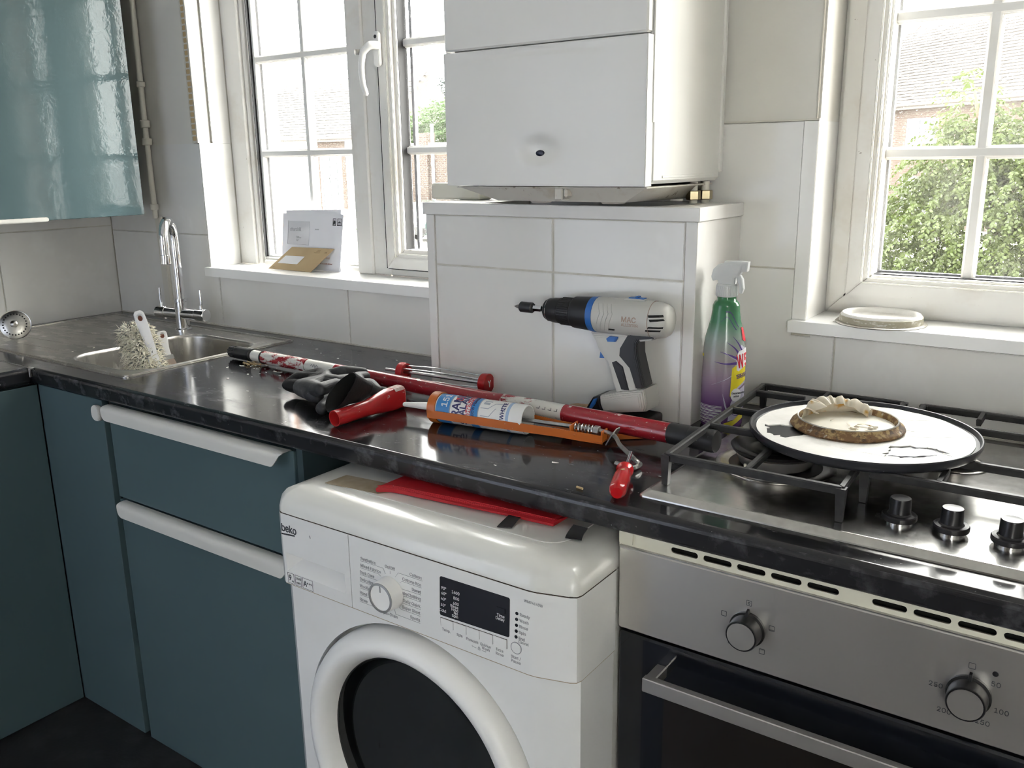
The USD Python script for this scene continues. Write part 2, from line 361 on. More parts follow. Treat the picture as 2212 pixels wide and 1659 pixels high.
pm('paint_film_grey', (.62, .62, .68), .5)
speck('rusty_rim', (.16, .085, .035), [(70, .50, .60, (.42, .30, .14), .9, None, None), (60, .64, .68, (.55, .52, .45), .8, None, None), (40, .42, .38, (.05, .03, .02), .8, None, None)], rough=.5)
pm('lid_metal', (.62, .61, .58), .32, metal=.8, col2=(.45, .42, .36), nscale=40)
speck('lid_inner', (.74, .71, .62), [(12, .50, .66, (.60, .45, .22), .55, None, None), (30, .62, .7, (.85, .84, .80), .7, None, None)], rough=.35)
mk('paint_skin', {'g': ('geometry', {}), 't': ('noise_texture', dict(scale=45.0, detail=3.0)), 'r': ('rgb_ramp', {'ramp': [(0, (.78, .74, .65)), (.58, (.76, .70, .58)), (.70, (.62, .38, .10)), (1, (.55, .30, .06))]}), 'd': ('principled_bsdf', dict(roughness=.45)), 'tl': ('translucent_bsdf', {}), 'm': ('mix_closure', dict(fac=.3))}, [('g.position', 't.vector'), ('t.fac', 'r.fac'), ('r.color', 'd.base_color'), ('r.color', 'tl.color'), ('d.BSDF', 'm.closure1'), ('tl.BSDF', 'm.closure2')], 'm.closure')
speck('lid_side', (.36, .33, .25), [(60, .55, .62, (.62, .61, .56), .9, (1, 1, 3), None)], rough=.5)
pm('bag_red', (.42, .010, .018), .5, bump=.3, bscale=60)
pm('residue', (.36, .30, .215), .7, col2=(.30, .24, .16), nscale=40)
# spray bottle: printed sleeve, green at the neck through clear grey to purple at the foot
mk('bottle_sleeve', {'g': ('geometry', {}), 's': ('separate_xyz', {}), 'q': ('map_range', dict(from_min=.91, from_max=1.15, to_min=0.0, to_max=1.0, clamp=True)),
    'r': ('rgb_ramp', {'ramp': [(0, (.13, .055, .19)), (.18, (.17, .08, .23)), (.36, (.34, .255, .34)), (.52, (.40, .37, .36)), (.66, (.33, .40, .36)), (.78, (.10, .27, .16)), (1, (.035, .19, .065))]}),
    'd': ('principled_bsdf', dict(roughness=.16, coat_weight=.3)), 'tl': ('translucent_bsdf', {}), 'm': ('mix_closure', dict(fac=.3))},
   [('g.position', 's.vector'), ('s.z', 'q.value'), ('q.result', 'r.fac'), ('r.color', 'd.base_color'), ('r.color', 'tl.color'), ('d.BSDF', 'm.closure1'), ('tl.BSDF', 'm.closure2')], 'm.closure')
mk('clear_plastic', {'d': ('principled_bsdf', dict(base_color=(.82, .83, .83), roughness=.2)), 'tl': ('translucent_bsdf', dict(color=(.85, .86, .86))), 'm': ('mix_closure', dict(fac=.5))}, [('d.BSDF', 'm.closure1'), ('tl.BSDF', 'm.closure2')], 'm.closure')
pm('label_purple', (.08, .035, .22), .35)
pm('label_yellow', (.72, .60, .03), .35)
pm('label_red', (.58, .015, .03), .35)
pm('label_white', (.74, .74, .76), .35)
pm('label_lilac', (.50, .48, .60), .3)
# outside
def leafmat(name, a, b):
    mk(name, {'o': ('geometry', {}), 'r': ('rgb_ramp', {'ramp': [(0, a), (1, b)]}), 'd': ('principled_bsdf', dict(roughness=.5)), 'tl': ('translucent_bsdf', {}), 'm': ('mix_closure', dict(fac=.4))}, [('o.random_per_island', 'r.fac'), ('r.color', 'd.base_color'), ('r.color', 'tl.color'), ('d.BSDF', 'm.closure1'), ('tl.BSDF', 'm.closure2')], 'm.closure')
leafmat('leaf_lime', (.045, .066, .010), (.27, .29, .035))
leafmat('leaf_dark', (.018, .026, .022), (.05, .064, .055))
leafmat('leaf_mid', (.04, .075, .02), (.14, .19, .05))
pm('bark', (.12, .09, .06), .9, bump=.5, bscale=40)
pm('roof_tile', (.066, .058, .053), .85, col2=(.05, .044, .041), nscale=3, lo=.3, hi=.7)
pm('roof_tile_pale', (.085, .08, .078), .85, col2=(.07, .068, .066), nscale=3)
mk('brick_wall', {'g': ('geometry', {}), 's': ('separate_xyz', {}), 'ad': ('math', dict(math_type='add')), 'c': ('combine_xyz', {}), 'b': ('brick_texture', dict(color1=(.060, .036, .027), color2=(.045, .028, .022), mortar=(.08, .07, .058), scale=1.0, mortar_size=.012, brick_width=.225, row_height=.075)), 'p': ('principled_bsdf', dict(roughness=.9))},
   [('g.position', 's.vector'), ('s.x', 'ad.value1'), ('s.y', 'ad.value2'), ('ad.value', 'c.x'), ('s.z', 'c.y'), ('c.vector', 'b.vector'), ('b.color', 'p.base_color')])
pm('render_white', (.72, .70, .66), .9)
pm('fascia_dark', (.09, .08, .075), .7)
pm('far_glass', (.06, .065, .07), .1, spec=.8)
pm('car_green', (.012, .035, .030), .15, coat=.8)
pm('car_trim', (.02, .02, .02), .6)
pm('plate_white', (.7, .7, .68), .5)
pm('ground_concrete', (.42, .40, .37), .9, col2=(.34, .33, .30), nscale=1.5)
pm('lawn', (.13, .19, .05), .9, col2=(.09, .14, .035), nscale=4)
pm('outer_brick', (.30, .17, .12), .9)
pm('sleeper_white', (.7, .7, .7), .5)

# ================================================================ THE ROOM
W = .91                                   # worktop height
SILL = 1.083
floor = obj('floor', bx(-.2, 4.1, -2.95, .3, -.12, 0), 'floor_vinyl'); setd(floor, kind='structure', label='dark speckled vinyl kitchen floor')
ceil = obj('ceiling', bx(-.3, 4.3, -3.0, .3, 2.42, 2.55), 'ceiling_paint'); setd(ceil, kind='structure', label='white painted ceiling')
WIN_L = (.497, 1.55, SILL - .026, 2.12)
WIN_R = (2.249, 2.76, SILL - .026, 2.12)
TILE_TOP = 1.437
holes = unary_union([sbox(*[WIN_L[i] for i in (0, 2, 1, 3)]), sbox(*[WIN_R[i] for i in (0, 2, 1, 3)])])
wall_back = struct('wall_back', 'window wall with white tiles below bare plaster')
face = sbox(-.25, 0, 4.1, 2.42).difference(holes)
obj('plaster', prism(face, .0065, .20, 'xz'), 'wall_paint', wall_back)
obj('outer_leaf', prism(face, .20, .30, 'xz'), 'outer_brick', wall_back)
obj('grout', prism(sbox(0, .86, 4.0, TILE_TOP - .002).difference(holes.buffer(.001)), .0035, .0065, 'xz'), 'grout', wall_back)
# tiles: one mesh each, joints recessed
region = sbox(.0, .90, 3.95, TILE_TOP).difference(holes).difference(sbox(2.2235, SILL - .03, WIN_R[0] + .01, TILE_TOP + .01))
def tiles(parent, region, xs, zs, plane, front, back, gap=.0016, key=11):
    r = np.random.default_rng(key); sgn = 1 if back > front else -1
    for i in range(len(xs) - 1):
        for j in range(len(zs) - 1):
            c = sbox(xs[i] + gap, zs[j] + gap, xs[i + 1] - gap, zs[j + 1] - gap).intersection(region)
            for g in getattr(c, 'geoms', [c]):
                if g.geom_type != 'Polygon' or g.area < 4e-4: continue
                d = float(r.uniform(-.0004, .0004)); g = g.simplify(.0002)
                body = prism(g, front + d + sgn * .0012, back, plane); top = prism(g.buffer(-.0012, join_style=2), front + d, front + d + sgn * .0012, plane)
                obj('tile', [body, top], 'tile_white', parent, smooth=False)
tiles(wall_back, region, [0, .5345, 1.0635, 1.595, 2.045, 2.304, 2.835, 3.365, 3.95], [.90, 1.176, TILE_TOP], 'xz', 0.0, .0045)
# plaster above the tiles carries a little forward of the joint line on the right, with a ragged bottom edge
obj('caulk', cat([prism([(x0, .905), (x1, .905), (x1, .9135), (x0, .9125)], -.004, 0, 'xz') for x0, x1 in ((0, .5), (.5, 1.0), (1.0, 1.512), (2.12, 3.0), (3.0, 3.9))]), 'grout', wall_back)
obj('edge_strip', bx(2.2235, 2.2488, -.0012, .0045, SILL, TILE_TOP - .001, .0008), 'upvc', wall_back, label='white plastic strip finishing the tiled window edge')
obj('plaster_edge', [bx(2.2425, 2.2455, .001, .0065, TILE_TOP + .002, 2.12, .001), bx(2.06, 2.249, .0005, .0065, TILE_TOP, TILE_TOP + .003)], 'painted_pipe', wall_back)
# white linings of the two reveals
obj('reveal_lining', [bx(.497, .5, .0, .108, SILL, TILE_TOP, .0008), bx(.497, .4995, .047, .108, TILE_TOP, 2.12)], 'upvc', wall_back)
obj('reveal_lining', bx(2.2465, 2.2495, .0, .12, SILL, TILE_TOP, .0008), 'upvc', wall_back)
obj('reveal_gap_strip', [bx(.4985, .5035, .042, .047, TILE_TOP, 2.12, .001)], 'zinc', wall_back, label='grey strip standing for the shadow gap in the window reveal')  # shade of the narrow gap in the reveal, drawn as a grey strip
# perforated metal corner bead left bare at the edge of the left reveal
holes_b = []
zz = TILE_TOP + .006
while zz < 2.1:
    w_ = .0195 if zz < 1.64 else .017
    holes_b.append(rrect(.4835 - w_ / 2, .4835 + w_ / 2 - .001, zz, zz + .0125, .003, 3)); zz += .0165
bead = sbox(.4705, TILE_TOP, .497, 2.12).difference(unary_union(holes_b))
obj('corner_bead', [prism(bead, -.0022, -.0008, 'xz'), bx(.496, .499, -.0035, .008, TILE_TOP, 2.12)], 'grout', wall_back, label='perforated corner bead stripped bare at the window edge')
obj('bead_dust', prism(sbox(.4715, TILE_TOP, .496, 2.12), -.0008, .0065, 'xz'), 'shaving', wall_back)

wall_left = struct('wall_left', 'left wall tiled behind the sink')
obj('plaster', bx(-.25, -.0065, -2.95, .3, 0, 2.42), 'wall_paint', wall_left)
obj('grout', bx(-.0065, -.0035, -2.4, .004, .86, TILE_TOP), 'grout', wall_left)
tiles(wall_left, sbox(-2.4, .90, .0, TILE_TOP), [-2.4, -1.955, -1.425, -.895, -.365, 0], [.90, 1.19, TILE_TOP], 'yz', 0.0, -.0045, key=5)
wr = obj('wall_right', bx(3.95, 4.1, -2.95, .3, 0, 2.42), 'wall_paint'); setd(wr, kind='structure', label='plain right wall outside the picture')
wf = struct('unseen_wall_front', 'plain unseen wall behind the camera, set near and pale to bounce light')  # out of view; its nearness and pale paint chosen for bounced light
obj('plaster', prism(sbox(-.25, 0, 4.3, 2.42).difference(sbox(.06, .03, 1.40, 2.06)).difference(sbox(3.45, .5, 3.9, 2.1)), -2.95, -2.8, 'xz'), 'room_wall', wf)
unseen_win3 = struct('unseen_window_3', 'unseen frosted glazed doors behind the camera, placed to light the front faces')  # out of view, placed to light the washing machine and boxing fronts
obj('outer_frame', [bx(.06, .11, -2.9, -2.84, .03, 2.06, .003), bx(1.35, 1.40, -2.9, -2.84, .03, 2.06, .003), bx(.11, 1.35, -2.9, -2.84, .03, .09, .003), bx(.11, 1.35, -2.9, -2.84, 2.0, 2.06, .003), bx(.70, .76, -2.9, -2.84, .09, 2.0, .003)], 'upvc', unseen_win3)
obj('pane', bx(.10, .72, -2.873, -2.867, .08, 2.01), 'frosted_glass', unseen_win3)
obj('pane', bx(.74, 1.36, -2.873, -2.867, .08, 2.01), 'frosted_glass', unseen_win3)
unseen_win4 = struct('unseen_window_4', 'unseen tall window behind the camera, placed to light the left wall')  # out of view, placed to brighten the left wall and right plaster
obj('outer_frame', [bx(3.45, 3.49, -2.9, -2.84, .5, 2.1, .003), bx(3.86, 3.90, -2.9, -2.84, .5, 2.1, .003), bx(3.49, 3.86, -2.9, -2.84, .5, .54, .003), bx(3.49, 3.86, -2.9, -2.84, 2.06, 2.1, .003)], 'upvc', unseen_win4)
obj('pane', bx(3.48, 3.87, -2.873, -2.867, .53, 2.07), 'window_glass', unseen_win4)
door = struct('door_1', 'unseen brown door behind the camera, placed to darken the oven panel reflection')  # out of view, placed so the oven panel reflects something dark
obj('door_leaf', bx(2.25, 3.15, -2.80, -2.765, .005, 2.0, .003), 'door_brown', door)
obj('door_frame', [bx(2.18, 2.25, -2.80, -2.75, 0, 2.07, .004), bx(3.15, 3.22, -2.80, -2.75, 0, 2.07, .004), bx(2.25, 3.15, -2.80, -2.75, 2.0, 2.07, .004)], 'upvc', door)
obj('door_knob', lathe([(0, 0), (.012, .0), (.012, .03), (.028, .045), (.024, .06), (0, .064)], (2.32, -2.765, 1.0), (0, 1, 0), 24), 'brass', door)

# ---------------------------------------------------------------- windows
def bars_v(x, z0, z1, y, w=.0175): return cat([bx(x - w / 2, x + w / 2, y - .006, y + .022, z0, z1, .003), bx(x - w / 2 - .0025, x + w / 2 + .0025, y + .002, y + .016, z0, z1, .002)])
def bars_h(z, x0, x1, y, w=.0175): return cat([bx(x0, x1, y - .0067, y + .0213, z - w / 2, z + w / 2, .003), bx(x0, x1, y + .0012, y + .0152, z - w / 2 - .0025, z + w / 2 + .0025, .002)])
def quad_frame(x0, x1, z0, z1, t, y0, y1, b=.003):
    """Four mitred members round an opening."""
    out = []
    A = [(x0, z0), (x1, z0), (x1, z1), (x0, z1)]; B = [(x0 + t, z0 + t), (x1 - t, z0 + t), (x1 - t, z1 - t), (x0 + t, z1 - t)]
    for k in range(4):
        q = Polygon([A[k], A[(k + 1) % 4], B[(k + 1) % 4], B[k]]).buffer(-.0002, join_style=2)
        out += [prism(q, y0 + b, y1, 'xz'), prism(q.buffer(-b * .4, join_style=2), y0 + b * .3, y0 + b, 'xz'), prism(q.buffer(-b, join_style=2), y0, y0 + b * .3, 'xz')]
    return cat(out)
win1 = struct('window_1', 'left white plastic window with glazing bars above the sink')
GY = .142
obj('outer_frame', [bx(.497, .5685, .112, .19, SILL, 2.12, .003), bx(.5685, .583, .120, .19, SILL, 2.12, .004), bx(.583, .5945, .128, .19, SILL, 2.12, .004),
                    bx(1.0, 1.118, .108, .19, SILL, 2.12, .004), bx(1.004, 1.062, .100, .12, SILL, 2.12, .004), bx(.5945, 1.0, .118, .19, SILL, SILL + .016, .004), bx(.5945, 1.0, .126, .19, SILL + .016, SILL + .024, .003),
                    bx(1.118, 1.55, .108, .19, SILL, SILL + .021, .004), bx(.497, 1.55, .112, .19, 2.05, 2.12, .003), bx(1.50, 1.55, .112, .19, SILL, 2.12, .003)], 'upvc_dirty', win1)
obj('gasket', [bx(.5945, .5965, .125, .15, SILL + .024, 2.05), bx(.996, .9975, .133, .15, SILL + .024, 2.05)], 'gasket', win1)
obj('spacer_bar', [bx(.6075, .6165, GY + .009, GY + .020, SILL + .024, 2.05)], 'spacer_bar', win1)
obj('glazing_bead', [bx(.5965, .607, .134, .16, SILL + .024, 2.05, .002), bx(.988, 1.0, .134, .16, SILL + .024, 2.05, .002), bx(.607, .988, .134, .16, SILL + .024, SILL + .030, .002)], 'upvc', win1)
for z in (1.405, 1.664, 1.923): obj('glazing_bar', bars_h(z, .604, .992, GY), 'upvc', win1)
obj('glazing_bar', bars_v(.802, SILL + .028, 2.05, GY), 'upvc', win1)
obj('pane', bx(.600, .994, GY + .002, GY + .006, SILL + .026, 2.05), 'window_glass', win1)
sash = obj('sash', [quad_frame(1.1185, 1.50, SILL + .0215, 2.05, .030, .094, .15), quad_frame(1.124, 1.494, SILL + .027, 2.044, .034, .100, .15), quad_frame(1.132, 1.486, SILL + .035, 2.036, .036, .112, .152)], 'upvc_dirty', win1)
obj('gasket', [bx(1.1145, 1.119, .098, .13, SILL + .022, 2.05), bx(1.118, 1.5, .1, .12, SILL + .0195, SILL + .0225), bx(1.1665, 1.1685, .118, .15, SILL + .07, 2.0)], 'gasket', win1)
obj('spacer_bar', [bx(1.178, 1.186, GY + .009, GY + .020, SILL + .07, 2.0)], 'spacer_bar', win1)
for z in (1.405, 1.664, 1.923): obj('glazing_bar', bars_h(z, 1.166, 1.452, GY), 'upvc', win1)
obj('glazing_bar', bars_v(1.3125, SILL + .07, 2.0, GY), 'upvc', win1)
obj('pane', bx(1.165, 1.453, GY + .002, GY + .006, SILL + .068, 2.005), 'window_glass', win1)
# handle: back plate on the sash edge, key lock, lever hanging down and bowed
hx, hy = 1.1285, .094
hp = obj('window_handle', [puff(rrect(hx - .0125, hx + .0085, 1.606, 1.690, .010), hy - .012, hy, .004, 'xz'),
    blob({0: (V(hx - .004, hy - .016, 1.640), .010), 1: (V(hx - .012, hy - .034, 1.640), .0095), 2: (V(hx - .030, hy - .040, 1.625), .0085), 3: (V(hx - .036, hy - .042, 1.59), .0075), 4: (V(hx - .033, hy - .042, 1.55), .0070), 5: (V(hx - .026, hy - .040, 1.528), .0068)}, [(0, 1), (1, 2), (2, 3), (3, 4), (4, 5)], .004, 6)], 'white_plastic', win1, label='white cranked window handle')
obj('lock_button', [cyl((hx - .024, hy - .036, 1.640), (hx - .034, hy - .052, 1.640), .0068, 20, b=.001)], 'zinc', hp)
obj('screw_hole', [cyl((hx - .002, hy - .0125, 1.677), (hx - .002, hy - .0115, 1.677), .0045, 14)], 'gasket', hp)
obj('window_sill', [puff(sbox(.4865, -.014, 1.512, .113), SILL - .026, SILL, .0015, 'xy')], 'sill_board', win1, smooth=30, label='white window board')

GY2 = .162
win2 = struct('window_2', 'right white plastic window with glazing bars behind the hob')
obj('outer_frame', [quad_frame(2.2495, 2.76, SILL - .001, 2.12, .036, .116, .20), quad_frame(2.256, 2.753, SILL + .006, 2.11, .034, .108, .19)], 'upvc_dirty', win2)
obj('gasket', [bx(2.2845, 2.2885, .11, .14, SILL + .03, 2.08), bx(2.2865, 2.72, .11, .14, SILL + .031, SILL + .0345)], 'gasket', win2)
obj('sash', [quad_frame(2.2885, 2.722, SILL + .035, 2.085, .028, .104, .17), quad_frame(2.294, 2.716, SILL + .040, 2.08, .030, .114, .17), quad_frame(2.300, 2.710, SILL + .046, 2.074, .028, .128, .172)], 'upvc_dirty', win2)
obj('gasket', [bx(2.3255, 2.3275, .145, .17, SILL + .074, 2.05), bx(2.328, 2.685, .145, .17, SILL + .0735, SILL + .0755)], 'gasket', win2)
obj('spacer_bar', [bx(2.328, 2.3325, GY2 + .009, GY2 + .02, SILL + .075, 2.05), bx(2.33, 2.685, GY2 + .009, GY2 + .02, SILL + .0745, SILL + .079)], 'spacer_bar', win2)
for z in (1.379, 1.6145, 1.850): obj('glazing_bar', bars_h(z, 2.326, 2.685, GY2, .0185), 'upvc', win2)
for x in (2.486, 2.6455): obj('glazing_bar', bars_v(x, SILL + .072, 2.05, GY2, .0185), 'upvc', win2)
obj('pane', bx(2.325, 2.690, GY2 + .002, GY2 + .006, SILL + .072, 2.052), 'window_glass', win2)
obj('window_sill', [puff(sbox(2.222, -.018, 2.77, .12), SILL - .022, SILL, .0015, 'xy')], 'sill_board', win2, smooth=30, label='white window board')

# ---------------------------------------------------------------- painted pipe run in the corner, with its collars and the filled chase below
pp = thing('heating_pipe', 'thin cream painted pipe with collars running down the wall corner', 'pipe', (.272, -.015, 1.0))
obj('pipe', tube([(.281, -.016, 2.42), (.270, -.016, 1.5), (.272, -.016, 1.22)], .0085, 14), 'painted_pipe', pp)
for z, L, r in ((1.60, .016, .0125), (1.485, .022, .0145), (1.435, .020, .0145), (1.245, .018, .013)):
    obj('collar', cyl((.2715, -.016, z), (.2715, -.016, z + L), r, 18, b=.002), 'painted_pipe', pp)
obj('pipe_cover', puff([(.258, 1.225), (.288, 1.225), (.300, .935), (.266, .935)], -.012, .0, .004, 'xz'), 'painted_pipe', pp)

# ---------------------------------------------------------------- wall cabinet (top left)
wc = thing('wall_cabinet', 'glossy teal wall cupboard hanging at the top left of the picture', 'cupboard', (.17, -.6, 1.24))
obj('body', bx(.0, .329, -1.10, -.105, 1.246, 2.06, .001), 'teal_edge', wc)
dr = obj('door', bx(.331, .350, -.798, -.101, 1.238, 2.06, .0012), 'teal_gloss', wc)
obj('door_handle', puff(rrect(-.72, -.392, 1.236, 1.2475, .0055), .3505, .372, .004, 'yz'), 'handle_white', dr)
obj('door', bx(.331, .350, -1.10, -.802, 1.238, 2.06, .0012), 'teal_gloss', wc)

# ---------------------------------------------------------------- worktops
def nose(yf, zt, zb, r=.011, yb=0.0):
    """Worktop section in (y, z): front edge rolled over at yf."""
    a = [(yb, zb), (yb, zt)]
    for t in np.linspace(90, 180, 9): a.append((yf + r + r * math.cos(math.radians(t)), zt - r + r * math.sin(math.radians(t))))
    for t in np.linspace(180, 270, 7): a.append((yf + r + r * .8 * math.cos(math.radians(t)) - .2 * r * 0 , zb + r + r * math.sin(math.radians(t))))
    return a
ZB = .871
sec = Polygon(nose(-.607, W, ZB)).buffer(0)
main_top = mf(prism(sec, .607, 3.2, 'yz')) + mf(prism([(-.604, ZB), (-.604, W - .0005), (0, W - .0005), (0, ZB)], .0, .61, 'yz'))
bowl_cut = mf(prism(rrect(.545, .885, -.52, -.115, .06), .80, 1.0, 'xy'))
wt = thing('worktop', 'black speckled laminate worktop running along the window wall', 'worktop', (1.6, -.3, ZB))
mt = (main_top - bowl_cut)
obj('top', mt, 'worktop_black', wt, smooth=25)
obj('front_edge', prism(sec.intersection(sbox(-.62, .8, -.594, W - .0045)).buffer(.0004), .612, 3.2, 'yz'), 'worktop_edge', wt, smooth=40)
wt2 = thing('worktop', 'black worktop return under the wall cupboard, left of the corner joint', 'worktop', (.3, -1.2, ZB))
secl = Polygon([(z_, x_) for x_, z_ in []] or [(-q[0], q[1]) for q in nose(-.600, W, ZB)]).buffer(0)
obj('top', prism(secl, -2.2, -.6075, 'xz'), 'worktop_black', wt2, smooth=25)
obj('front_edge', prism(secl.intersection(sbox(.588, .8, .62, W - .0045)).buffer(.0004), -2.2, -.612, 'xz'), 'worktop_edge', wt2, smooth=40)
obj('joint_strip', [bx(.0, .596, -.6085, -.6062, W - .003, W + .0009), bx(.586, .605, -.6105, -.600, W - .004, W + .0011, .0005), bx(.5985, .6045, -.613, -.6065, W - .022, W + .0005, .001)], 'zinc', wt2, label='thin metal joining strip')

# ---------------------------------------------------------------- base cabinets
PF = .591
bc0 = thing('base_cabinet', 'dark teal cupboard end at the far left under the worktop return', 'cupboard', (.3, -1.0, 0))
obj('body', bx(.01, PF - .019, -2.2, -.60, .02, ZB - .003), 'teal_edge', bc0)
obj('door', bx(PF - .018, PF, -1.25, -.5925, .004, ZB - .006, .0012), 'teal_gloss', bc0)
bc1 = thing('base_cabinet', 'narrow teal corner cupboard with a small white tab handle', 'cupboard', (.73, -.58, 0))
obj('body', bx(.05, .868, -.572, -.05, .02, .75), 'teal_edge', bc1)
dr = obj('door', bx(PF + .001, .868, -PF, -.573, .004, ZB - .006, .0012), 'teal_gloss', bc1)
obj('door_handle', puff(rrect(.838, .8725, .8165, .8535, .0145), -PF - .012, -PF, .004, 'xz'), 'handle_white', dr)
bc2 = thing('base_cabinet', 'teal drawer unit with two long white edge handles beside the washing machine', 'cupboard', (1.2, -.58, 0))
obj('body', [bx(.872, .888, -.572, -.05, .004, ZB - .003), bx(1.507, 1.5235, -.585, -.05, .004, ZB - .003), bx(.888, 1.507, -.565, -.05, .004, .75)], 'teal_edge', bc2)
def pull(x0, x1, zt, h=.030, flare=.035):
    """Long edge pull: hooks over the top of the front, comes out and curls down; right end swept away."""
    n = 24; pts = [(-PF, zt + .0015), (-PF - .010, zt + .002), (-PF - .019, zt - .002), (-PF - .023, zt - .010), (-PF - .0235, zt - h)]
    pts = spline([(y, z, 0) for y, z in pts], 5)[:, :2]; outer = np.vstack([pts, (pts - (-.0022, .0))[::-1]]); xs = []
    el = rrect(x0, x1, zt - h, zt + .01, h * .48)
    rings = []
    for x in np.r_[np.linspace(x0, x0 + h * .6, 9), np.linspace(x0 + h * .6, x1 - flare, 6)[1:], np.linspace(x1 - flare, x1, 9)[1:]]:
        if x < x0 + h * .55: d = h * .5 * (1 - math.sqrt(max(0, 1 - ((x0 + h * .55 - x) / (h * .55)) ** 2)))
        elif x > x1 - flare: t = (x - (x1 - flare)) / flare; d = h * .92 * (t * t * (3 - 2 * t))
        else: d = 0
        k = 1 - d / h; rings.append([(x, y, zt + .002 - (zt + .002 - z) * k) for y, z in outer])
    return loft(rings)
dw = obj('drawer', bx(.8925, 1.5055, -PF, -.573, .640, .8605, .0012), 'teal_gloss', bc2)
obj('drawer_handle', pull(.901, 1.500, .8595), 'handle_white', dw, smooth=50)
d2 = obj('door', bx(.8925, 1.5055, -PF, -.573, .004, .634, .0012), 'teal_gloss', bc2)
obj('door_handle', pull(.915, 1.500, .6335, .031), 'handle_white', d2, smooth=50)

# ---------------------------------------------------------------- tiled boxing under the boiler
BX0, BX1, BY = 1.512, 2.117, -.20
pb = thing('pipe_boxing', 'white tiled boxing with a board top standing on the worktop under the boiler', 'boxing', (1.8, -.1, W))
obj('side_panel', bx(BX0, BX0 + .021, BY, -.001, W, 1.2700, .001), 'melamine', pb)
obj('side_panel', bx(BX1 - .022, BX1, BY, -.001, W, 1.2700, .001), 'melamine', pb)
lid = mf(bx(BX0 - .006, BX1 + .004, BY - .003, -.0005, 1.2702, 1.2945, .0012)) - mf(prism([(1.655, -.192), (1.80, -.198), (2.03, -.185), (2.06, -.03), (1.66, -.03)], 1.26, 1.31, 'xy'))
obj('top_board', lid, 'melamine', pb, smooth=False)
obj('backing', bx(BX0 + .021, BX1 - .022, BY + .0042, BY + .02, W, 1.2700), 'grout', pb)
tiles(pb, sbox(BX0 + .0225, W, BX1 - .0235, 1.2690), [BX0 + .0218, 1.8245, BX1 - .0225], [W - .002, 1.1675, 1.2700], 'xz', BY + .002, BY + .0055, gap=.0020, key=3)
cb = obj('cream_block', rbx(1.430, 1.566, -.085, -.035, 1.2946, 1.330, .006), 'cream_plastic'); setd(cb, label='cream plastic block on the boxing at the left under the boiler', category='box')

# ---------------------------------------------------------------- boiler
bo = thing('boiler', 'white wall hung gas boiler above the tiled boxing', 'boiler', (1.866, -.15, 1.332))
X0, X1, Y0, Z0 = 1.662, 2.072, -.31, 1.332
obj('casing', [bx(X0 + .004, X1, -.288, -.006, Z0 + .003, 2.06, .006)], 'boiler_side', bo)
obj('casing_flange', [bx(X1 - .004, X1 + .004, -.014, -.003, Z0 + .018, 2.06, .001), bx(X1, X1 + .0012, -.25, -.02, Z0 + .012, Z0 + .016, .0004)], 'boiler_side', bo)
# front: upper panel and drop-down flap with a finger scoop round the badge and a shallow pull crease along its top
obj('front_panel', bx(X0, X1 - .003, Y0 + .003, -.287, 1.5665, 2.06, .003), 'boiler_white', bo)
nx, nz = 90, 56; FZ0, FZ1 = Z0, 1.5635
gx, gz = np.meshgrid(np.linspace(X0 + .0025, X1 - .0035, nx), np.linspace(FZ0 + .0022, FZ1 - .0022, nz))
dish = .0085 * np.exp(-(((gx - 1.865) / .036) ** 2 + ((gz - 1.394) / .019) ** 2) ** 1.6)
cre = .0030 * np.exp(-((gz - (1.5545 - .006 * ((gx - 1.84) / .17) ** 2)) / .0035) ** 2) * np.clip(1 - ((gx - 1.85) / .165) ** 2, 0, 1)
fv = np.stack([gx, Y0 + dish + cre, gz], -1).reshape(-1, 3); ff = []
for i in range(nz - 1):
    for j in range(nx - 1):
        a = i * nx + j; ff += [(a, a + 1, a + nx + 1), (a, a + nx + 1, a + nx)]
flap = obj('front_flap', [trimesh.Trimesh(fv, ff, process=False), prism(sbox(X0, FZ0, X1 - .001, FZ1).difference(sbox(X0 + .0024, FZ0 + .0021, X1 - .0034, FZ1 - .0021)), Y0 + .0016, -.287, 'xz'), prism(sbox(X0 + .001, FZ0 + .001, X1 - .002, FZ1 - .001).difference(sbox(X0 + .0024, FZ0 + .0021, X1 - .0034, FZ1 - .0021)), Y0 + .0002, Y0 + .004, 'xz')], 'boiler_white', bo, smooth=40)
obj('badge', lathe([(.0, .0), (.0068, 0), (.0068, .001), (.0060, .0030), (.003, .0042), (.0, .0045)], (1.865, Y0 + .0088, 1.3875), (0, -1, 0), 36, sx=1.0, sy=1.0).apply_transform(np.array([[1.30, 0, 0, 1.865 * -.30], [0, 1, 0, 0], [0, 0, .80, 1.3875 * .20], [0, 0, 0, 1]])), 'badge_blue', flap, label='dark blue oval badge')
obj('fixing_bar', bx(X1 - .002, X1 + .0008, -.289, -.2835, Z0 + .1, 2.06, .0006), 'boiler_side', bo)
pan = hull([(1.672, -.285, 1.3285), (1.672, -.02, 1.3285), (2.060, -.285, 1.3285), (2.060, -.03, 1.3285), (1.745, -.262, 1.304), (1.745, -.06, 1.304), (2.010, -.262, 1.304), (2.035, -.07, 1.304)])
dp = obj('drip_tray', [pan, bx(1.668, 2.064, -.289, -.016, 1.3275, 1.3305, .001), bx(1.886, 1.903, -.291, -.255, 1.3075, 1.3285, .002), cyl((1.80, -.20, 1.304), (1.80, -.20, 1.2985), .02, 24, b=.002), cyl((1.955, -.20, 1.304), (1.955, -.20, 1.2985), .022, 24, b=.002), cyl((2.03, -.10, 1.304), (2.03, -.10, 1.3), .012, 16)], 'dirty_plastic', bo, label='dusty white plastic pipe tray under the boiler')
obj('tray_notch', bx(1.905, 1.912, -.2915, -.268, 1.312, 1.3275, .003), 'dirty_plastic', dp)
